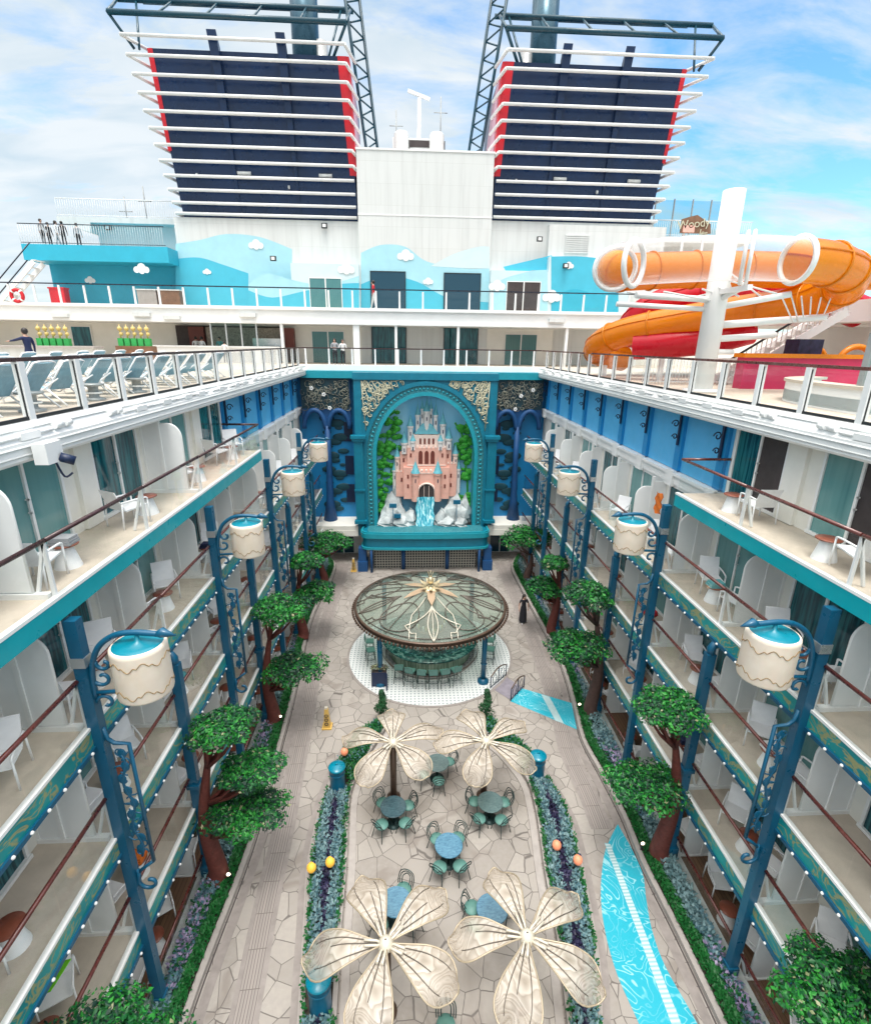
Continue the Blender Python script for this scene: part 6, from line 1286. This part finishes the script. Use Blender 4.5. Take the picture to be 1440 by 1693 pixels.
# ------------------------------------------------------------------ pool deck, left: loungers, bar, people
def lounger_proto():                                       # head towards +X
    T = thing('sun_lounger', 'x', 'sun lounger', (0, 0, 0), 'blue sling loungers on the left pool deck')
    q = MB(); q.tube([(-1.2, -.31, .36), (.35, -.31, .36)], .022, 6); q.tube([(-1.2, .31, .36), (.35, .31, .36)], .022, 6); q.tube([(-1.2, -.31, .36), (-1.2, .31, .36)], .022, 6); q.tube([(.3, -.33, .36), (.72, -.33, 0)], .022, 6); q.tube([(.3, .33, .36), (.72, .33, 0)], .022, 6)
    q.tube([(.62, -.33, .62), (.0, -.33, .25), (-.25, -.33, .3)], .016, 5); q.tube([(.62, .33, .62), (.0, .33, .25), (-.25, .33, .3)], .016, 5); q.build('frame', M['chairwhite'], T, False)
    q = MB(); q.box(-1.18, -.29, .35, .3, .29, .375); q.build('seat_sling', M['sling'], T, False)
    q = MB(); q.prism([(.30, -.29, .37), (.30, .29, .37), (.82, .29, 1.0), (.82, -.29, 1.0)], (.02, 0, -.02)); b_ = q.build('backrest_sling', M['sling'], T, False)
    q = MB(); q.tube([(.29, -.31, .36), (.82, -.31, 1.0), (.86, -.15, 1.03), (.86, .15, 1.03), (.82, .31, 1.0), (.29, .31, .36)], .022, 6); q.build('back_frame', M['chairwhite'], b_, False)
    for x in (-.95,):
        for y in (-.3, .3): q = MB(); q.tube([(x, y, .35), (x, y, 0)], .022, 6); q.build('leg', M['chairwhite'], T, False)
    return T
lg = lounger_proto(); ltr = tree_of(lg); lf = True; rg = random.Random(5)
for r_, (x0, n_, y0, st) in enumerate(((-9.7, 15, 7.6, 1.12), (-12.3, 13, 9.4, 1.3), (-15.0, 11, 12.0, 1.5))):
    for i in range(n_):
        lab = f'blue sling sun lounger in the {("row along the left glass railing", "second row from the left railing", "third row from the left railing")[r_]}, {ORD[i]} from the camera'
        loc = (x0+rg.uniform(-.12, .12), y0+st*i+rg.uniform(-.12, .12), 13.75); a = rg.uniform(-.12, .12)-.1
        if lf: lg.location = loc; lg.rotation_euler.z = a; lg['label'] = lab; lf = False
        else: dup(lg, loc, a, lab, None, ltr)
def dtable_proto():
    T = thing('deck_table', 'x', 'side table', (0, 0, 0), 'drum side tables between the loungers'); q = MB(); q.lathe([(.24, 0), (.26, .05), (.12, .08), (.12, .34), (.27, .38), (.27, .42), (.01, .42)], 16); q.build('drum', M['grey'], T, False); q = MB(); q.lathe([(.2, .18), (.21, .2), (.2, .22)], 16); q.build('shelf_ring', M['white'], T, False); return T
dt = dtable_proto(); dtt = tree_of(dt)
for i, y in enumerate((9.3, 11.5, 13.8, 16.0)):
    lab = f'grey drum side table by the left railing loungers, {ORD[i]} from the camera'; loc = (-9.05, y, 13.75)
    if i == 0: dt.location = loc; dt['label'] = lab
    else: dup(dt, loc, 0, lab, None, dtt)
# left poolside bar
T = thing('pool_bar', 'long pool bar with pale counter under the gallery at the far left', 'bar', (-22, 33, 13.75))
a = at(70, 573, 'Y', 31); b = at(250, 573, 'Y', 31)
q = MB(); q.box(-27, 31, 13.75, b.x-3.2, 31.5, 14.75); q.build('bar_front', M['hull'], T); q = MB(); q.box(-27.1, 30.8, 14.75, b.x-3.0, 31.8, 14.85); q.build('counter', M['kerb'], T)
def bottle_stand(T, c):
    q = MB(); q.box(c.x-1.1, 34, 13.75, c.x+1.1, 34.6, c.z+.1); q.build('cabinet', M['wood'], T)
    for i in range(5):
        x = c.x-.8+i*.4; q = MB(); q.box(x-.15, 34.1, c.z+.1, x+.15, 34.4, c.z+.55); bo_ = q.build('dispenser', M['bottlegreen'], T); q = MB(); q.tube([(x, 34.25, c.z+.55), (x, 34.25, c.z+1.35)], [.05, .03], 6); q.ball((x, 34.25, c.z+1.1), .14, 0, 5); q.ball((x+.05, 34.25, c.z+.8), .12, 0, 5); q.build('pump_top', M['bottlegold'], bo_)
for bx_, lab_ in ((222, 'wooden stand of green based gold bottles right of the gallery door'), (88, 'row of gold bottles on the left bar behind the man in navy')):
    T = thing('bottle_stand', lab_, 'stand', tuple(at(bx_, 575, 'Y', 34))[:2]+(13.75,), 'bottle stands by the pool bar'); c = at(bx_, 575, 'Y', 34)
    bottle_stand(T, c)
T = thing('grill_bar', 'open grill bar under the gallery with tiled back wall and glass screen', 'grill bar', (-13, 40, 13.75))
a = at(290, 535, 'Y', 41.5); b = at(470, 575, 'Y', 41.5)
q = MB(); q.box(a.x, 41.45, 13.8, b.x, 41.58, 16.3); q.build('opening', M['interior'], T); q = MB(); q.box(a.x+2.2, 41.40, 14.8, b.x-.2, 41.44, 16.2); q.build('tile_back', M['tilewall'], T); q = MB(); q.box(a.x+1.0, 41.2, 13.8, a.x+2.1, 41.44, 16.2); q.box(b.x-.1, 40.9, 13.8, b.x+.9, 41.44, 16.2); q.build('maroon_panel', M['brickred'], T)
q = MB(); q.box(a.x-.6, 38.6, 13.75, b.x+.3, 38.9, 14.8); q.box(a.x-.7, 38.5, 14.8, b.x+.4, 39.0, 14.9); q.build('counter', M['white'], T); q = MB(); c = at(445, 568, 'Y', 40); q.box(c.x-1.1, 39.8, c.z-.6, c.x+.9, 40.4, c.z+.35); q.build('grill', M['steel'], T)
q = MB(); c = at(350, 550, 'Y', 38.6); c2 = at(425, 550, 'Y', 38.6)
for x in (c.x, (c.x*2+c2.x)/3, (c.x+2*c2.x)/3, c2.x): q.box(x-.05, 38.52, 14.9, x+.05, 38.6, 16.4)
fo = q.build('screen_post', M['steel'], T); q = MB(); q.box(c.x, 38.55, 14.9, c2.x, 38.565, 16.4); q.build('glass_screen', M['glasstint'], fo)
# right pool deck
T = thing('raised_pool', 'curved white raised pool edge with beige cap behind the right railing', 'pool edge', (11, 11, 13.75))
pl = spline(p3([(22, 8.2), (14, 8.6), (11.2, 9.3), (9.9, 10.8), (9.7, 13.2), (10.4, 15.5), (12, 16.6)]), 6); q = MB(); ribbon(q, pl, 0, .35, 13.75, 14.32); q.build('pool_wall', M['white'], T); q = MB(); ribbon(q, pl, -.06, .5, 14.32, 14.40); q.build('cap', M['deck'], T)
q = MB(); q.prism([(p.x, p.y, 13.8) for p in pl]+[(22, 16.6, 13.8)], (0, 0, .3)); q.build('pool_water', P('pool_water', (.25, .5, .52), .1, var=.1), T)
T = thing('wind_screen', 'tall grey post glass wind screen on the raised pool edge at the right', 'screen', (12, 12, 14.4)); pw = spline(p3([(9.95, 12.3), (10.2, 10.9), (11.4, 9.65), (14, 9.0), (18, 8.7)]), 5)
acc = 0
for i in range(len(pw)-1):
    p, p2 = pw[i], pw[i+1]
    if i % 2 == 0: q = MB(); q.bar((p.x, p.y, 14.40), (p.x, p.y, 15.62), .10, .16); q.build('screen_post', M['grey'], T)
q = MB(); vs = []
for p in pw: vs += [(p.x, p.y, 14.45), (p.x, p.y, 15.66)]
q.add(vs, [(2*i, 2*i+2, 2*i+3, 2*i+1) for i in range(len(pw)-1)]); q.build('glass_pane', M['glasstint'], T)
T = thing('splash_wall', 'crimson splash zone wall with orange arches behind the wind screen', 'splash wall', (17, 19, 13.75)); q = MB(); q.box(11.6, 19.5, 13.75, 27, 20, 14.9); q.build('wall', M['crimson'], T); q = MB(); q.box(11.5, 19.4, 14.9, 27, 20.1, 15.05); q.build('cap', M['orange'], T)
for x in (15.2, 17.2, 19.4): q = MB(); q.tube([(x+.75*cos(t2), 21, 14.6+.75*sin(t2)) for t2 in [2*pi*i/24 for i in range(24)]], .12, 8, 0, closed=True); q.build('arch_ring', M['orange'], T)
q = MB(); q.box(14.4, 20.6, 13.75, 15.4, 21.4, 15.6); q.build('purple_gate', M['purple'], T)
T = thing('deck_stair', 'white open stair rising right towards the deck house', 'stair', (15, 22, 13.75)); a, b = at(1285, 590, 'Y', 22), at(1400, 515, 'Y', 22); q = MB(); q.bar((a.x-2, 22, a.z-1.1), (b.x, 22, b.z), .1, .35); q.bar((a.x-2, 23.1, a.z-1.1), (b.x, 23.1, b.z), .1, .35)
for i in range(13): u = i/12; q.box(a.x-2+(b.x-a.x+2)*u-.14, 22, a.z-1.1+(b.z-a.z+1.1)*u-.02, a.x-2+(b.x-a.x+2)*u+.14, 23.1, a.z-1.1+(b.z-a.z+1.1)*u+.02)
q.build('flight', M['white'], T); q = MB(); q.tube([(a.x-2, 22, a.z-.1), (b.x, 22, b.z+1)], .05, 6); q.build('handrail', M['black'], T); q = MB()
for i in range(24): u = i/23; x = a.x-2+(b.x-a.x+2)*u; z = a.z-1.1+(b.z-a.z+1.1)*u; q.tube([(x, 22, z), (x, 22, z+1)], .02, 4)
q.build('rod_infill', M['white'], T)
T = thing('deck_house', 'white deck house and canopy slabs at the right edge', 'deck house', (20, 24, 13.75)); q = MB(); q.box(18.6, 21.8, 16.4, 27, 27, 17.3); q.box(12.5, 26, 16.3, 27, 31, 16.75); q.box(22, 26, 13.75, 27, 31, 16.3); q.build('slab', M['white'], T); q = MB(); q.tube([(17.8, 21.6, 17.3), (21, 21.6, 19.6)], .09, 6); q.tube([(21, 21.6, 19.6), (27, 21.6, 19.9)], .09, 6); q.tube([(17.8, 21.6, 17.5), (27, 21.6, 17.5)], .06, 6); fo = q.build('screen_frame', M['navyrail'], T); q = MB(); q.add([(18, 21.62, 17.5), (27, 21.62, 17.5), (27, 21.62, 19.85), (21, 21.62, 19.55)], [(0, 1, 2, 3)]); q.build('glass_screen', M['glasstint'], fo)
T = thing('rod_fence', 'white rod fence behind the slide mast on the right pool deck', 'fence', (9, 21.5, 13.75)); 
rods(T, 8.7, 13.5, 21.6, 13.75, 14.8, .14)
for x, y, mt, lab, w in ((11.6, 11.6, 'binteal', 'dark teal towel bundle lying on the raised pool cap', .5), (12.6, 11.0, 'binblue', 'bright blue towel bundle on the raised pool cap', .3)):
    pass
T = thing('towel_bin', 'blue towel box on the deck behind the wind screen', 'bin', (11.9, 12.6, 14.1)); q = MB(); q.box(11.4, 12.4, 14.1, 12.5, 12.9, 14.75); q.build('box', M['binteal'], T); q = MB(); q.box(11.35, 12.35, 14.75, 12.55, 12.95, 14.82); q.build('lid', M['binblue'], T)
# deck furniture along the promenade
T = thing('red_cabinet', 'red equipment cabinet behind the gallery railing at far left', 'cabinet', (-24, 41, 17.5)); c = at(101, 503, 'Y', 41); q = MB(); q.box(c.x-.5, 40.8, 17.5, c.x+.5, 41.4, 18.6); q.build('cabinet_body', M['red'], T); q = MB(); q.box(c.x-.55, 40.75, 18.6, c.x+.55, 41.45, 18.7); q.build('lid', M['red'], T)
c = at(30, 489, 'Y', 37.9); T = thing('life_ring', 'orange and white life ring on the gallery railing at far left', 'life ring', (c.x, 37.85, c.z)); q = MB(); q.tube([(c.x+.36*cos(t2), 37.85, c.z+.36*sin(t2)) for t2 in [2*pi*i/24 for i in range(24)]], .11, 8, 0, closed=True); q.build('ring', M['clothred'], T); q = MB()
for k in range(4): t2 = pi/4+k*pi/2; q.tube([(c.x+.36*cos(t2+d), 37.85, c.z+.36*sin(t2+d)) for d in (-.14, 0, .14)], .118, 8)
q.build('band', M['white'], T)
for px, w, lab in ((247, 1.3, 'low grey cabinet behind the gallery railing left of centre'), (283, 1.5, 'brown wooden cabinet behind the gallery railing left of centre')):
    c = at(px, 500, 'Y', 40.2); T = thing('gallery_cabinet', lab, 'cabinet', (c.x, 40.2, 17.5)); q = MB(); q.box(c.x-w/2, 40, 17.5, c.x+w/2, 40.7, 18.55); q.build('cabinet_body', M['wood'] if px > 260 else M['kerb'], T); q = MB(); q.box(c.x-w/2-.03, 39.96, 18.55, c.x+w/2+.03, 40.74, 18.62); q.build('top', M['hull'], T)
T = thing('wall_camera', 'white motorised rail camera clamped under the left deck edge', 'camera', (-7.5, 9.4, 13.2)); c = at(82, 748, 'X', -7.6); q = MB(); q.box(c.x-.12, c.y-.25, c.z-.18, c.x+.12, c.y+.2, c.z+.2); q.build('housing', M['white'], T); q = MB(); q.tube([(c.x+.1, c.y+.1, c.z-.1), (c.x+.3, c.y+.2, c.z-.2)], .09, 8); q.build('lens', M['ink'], T); q = MB(); q.tube(spline([(c.x, c.y+.1, c.z-.15), (c.x+.05, c.y+.2, c.z-.5), (c.x+.15, c.y+.3, c.z-.45)], 4), .02, 5); q.build('cable', M['ink'], T)
# ------------------------------------------------------------------ people
def person(label, loc, rz, cloth, legs, pose='stand', hair='short', sc=1.0, sleeve=True, skirt=False):
    T = thing('person', label, 'person', loc, None, rz); me = bpy.data.meshes.new('body')
    V = []; E_ = []; R = []
    def v(p, r, par=None):
        V.append(p); R.append(r)
        if par is not None: E_.append((par, len(V)-1))
        return len(V)-1
    st = .16 if pose == 'walk' else .02
    pel = v((0, 0, .95), (.15, .11)); wa = v((0, 0, 1.10), (.125, .09), pel); ch = v((0, 0, 1.30), (.155, .105), wa); sh_ = v((0, 0, 1.43), (.11, .08), ch); nk = v((0, .01, 1.50), (.05, .05), sh_); hd = v((0, .03, 1.60), (.075, .09), nk); v((0, .02, 1.70), (.07, .08), hd)
    for s in (-1, 1):
        k = v((s*.10, s*st*.5, .52), (.062, .062), v((s*.09, 0, .86), (.095, .095), pel)); a = v((s*.105, s*st*1.0-.0, .09), (.04, .045), k); v((s*.115, s*st+.14, .035), (.035, .03), a)
        s0 = v((s*.19, 0, 1.40), (.06, .06), sh_)
        if pose == 'reach' and s < 0: el = v((-.25, .28, 1.33), (.042, .042), s0); wr = v((-.24, .52, 1.30), (.03, .03), el); dirv = (0, .09, -.01)
        elif pose == 'hold': el = v((s*.25, .02, 1.15), (.042, .042), s0); wr = v((s*.10, .24, 1.15), (.03, .03), el); dirv = (-s*.04, .07, .02)
        else: el = v((s*.25, -.03*s*(1 if pose == 'walk' else 0), 1.13), (.042, .042), s0); wr = v((s*.27, .05+.1*st*s, .90), (.03, .03), el); dirv = (0, .02, -.08)
        w = V[wr]; pm = v((w[0]+dirv[0]*.8, w[1]+dirv[1]*.8, w[2]+dirv[2]*.8), (.03, .018), wr)
        for f in range(4): v((V[pm][0]+dirv[0]*(1+.1*f)+(f-1.5)*.017, V[pm][1]+dirv[1]+.004*f, V[pm][2]+dirv[2]*(1-.08*abs(f-1.3))), (.009, .009), pm)
        v((V[pm][0]-s*.035, V[pm][1]+.02, V[pm][2]+dirv[2]*.3), (.010, .010), pm)
    me.from_pydata([(a*sc, b*sc, c*sc) for a, b, c in V], E_, []); o = bpy.data.objects.new('body', me); COL.objects.link(o); md = o.modifiers.new('s', 'SKIN')
    for i, r in enumerate(R): me.skin_vertices[0].data[i].radius = (r[0]*sc, r[1]*sc)
    me.skin_vertices[0].data[0].use_root = True; o.modifiers.new('u', 'SUBSURF').levels = 1
    dg = bpy.context.evaluated_depsgraph_get(); m2 = bpy.data.meshes.new_from_object(o.evaluated_get(dg)); bpy.data.objects.remove(o); o = bpy.data.objects.new('body', m2); COL.objects.link(o); o.parent = T
    m2.materials.clear()
    for n_ in ('skin', cloth, legs, 'clothwhite'): m2.materials.append(M[n_])
    for p in m2.polygons:
        z = p.center.z/sc; x = abs(p.center.x)/sc; p.use_smooth = True; y = p.center.y/sc
        if z < .09: k = 3
        elif z < 1.0 and x < .215: k = 2
        elif z < 1.47 and (x < .2 or z > 1.24 or sleeve): k = 1
        else: k = 0
        if (x > .255 and z < .88) or (pose == 'hold' and y > .2) or (pose == 'reach' and y > .48): k = 0
        p.material_index = k
    q = MB(); hl = 1.50 if hair == 'short' else 1.22
    q._ball((0, .0, 1.66*sc), .115*sc, 0, 6, (.93, 1.0, 1.05))
    if hair == 'long': q.tube([(0, -.06*sc, 1.66*sc), (0, -.10*sc, 1.45*sc), (0, -.11*sc, 1.2*sc)], [.10*sc, .12*sc, .07*sc], 8)
    q.build('hair', M['hair'], T, False)
    q = MB()
    q._ball((0, .06*sc, 1.615*sc), .082*sc, 0, 6, (.85, .8, 1.15)); q._ball((0, .135*sc, 1.60*sc), .016*sc, 0, 4); q.build('face', M['skin'], T, False)
    q = MB()
    for s in (-1, 1): q._ball((s*.03*sc, .122*sc, 1.635*sc), .011*sc, 0, 4)
    q.tube([(-.02*sc, .122*sc, 1.565*sc), (.02*sc, .122*sc, 1.565*sc)], .005*sc, 4); q.build('facial_features', M['hair'], T, False)
    if skirt:
        q = MB(); q.lathe([(.15*sc, 1.0*sc), (.20*sc, .6*sc), (.22*sc, .12*sc)], 14); q.build('wide_trousers', M[legs], T, False)
    return T
person('woman with long dark hair in black sleeveless outfit walking right of the bar', (5.5, 25.9, 0), pi+.1, 'clothblack', 'clothblack', 'walk', 'long', 1.02, False, True)
c = at(618, 511, 'Y', 38.6); person('person in red shirt and white shorts walking along the upper gallery', (c.x, 38.7, 17.48), pi/2, 'clothred', 'clothwhite', 'walk', 'short', 1.05)
c = at(555, 598, 'Y', 37.3); person('woman in pale grey top standing at the far railing, taller of two', (c.x, 37.2, 13.75), pi, 'clothgrey', 'clothblack', 'hold', 'long', 1.0)
c = at(568, 598, 'Y', 37.3); person('person in white top and dark trousers at the far railing', (c.x, 37.2, 13.75), pi+.2, 'clothwhite', 'clothblack', 'hold', 'short', .97)
c = at(44, 560, 'Y', 22); person('man in navy jacket reaching left behind the loungers', (c.x, 22, 13.75), pi/2-.3, 'clothnavy', 'clothnavy', 'reach', 'short', 1.06)
c = at(322, 560, 'Y', 40); person('cook in white shirt behind the grill counter, nearer the tile wall', (c.x, 40.2, 13.75), .4, 'clothwhite', 'clothblack', 'hold', 'short'); c = at(331, 560, 'Y', 39.6); person('cook in white shirt behind the grill counter beside another cook', (c.x+.1, 39.6, 13.75), -.3, 'clothwhite', 'clothblack', 'hold', 'short')
c = at(363, 560, 'Y', 39.8); person('person in turquoise shirt behind the glass grill screen', (c.x, 39.8, 13.75), pi, 'clothteal', 'clothblack', 'stand', 'short')
c = at(375, 575, 'Y', 38); person('person in white bending at the grill counter', (c.x, 37.6, 13.75), 0, 'clothwhite', 'clothgrey', 'hold', 'short', .85)
for px, cl in ((78, 'clothblack'), (87, 'clothgrey'), (97, 'clothblack'), (106, 'clothwhite'), (117, 'clothblack'), (126, 'clothgrey')):
    c = at(px, 425, 'Y', 41); person({78: 'person in black leftmost behind the upper left gallery rods', 87: 'person in grey second from left behind the upper gallery rods', 97: 'person in black third from left behind the upper gallery rods', 106: 'person in white in the middle of the upper left gallery group', 117: 'person in black second from right on the upper left gallery', 126: 'person in grey rightmost on the upper left gallery'}[px], (c.x+.2*sin(px), 41.2+.5*cos(px*1.7), 21.35), 0.7*px, cl, ('clothblack', 'clothgrey', 'clothnavy')[px % 3], ('stand', 'walk', 'hold')[px % 3], 'short', .86+.02*(px % 4))
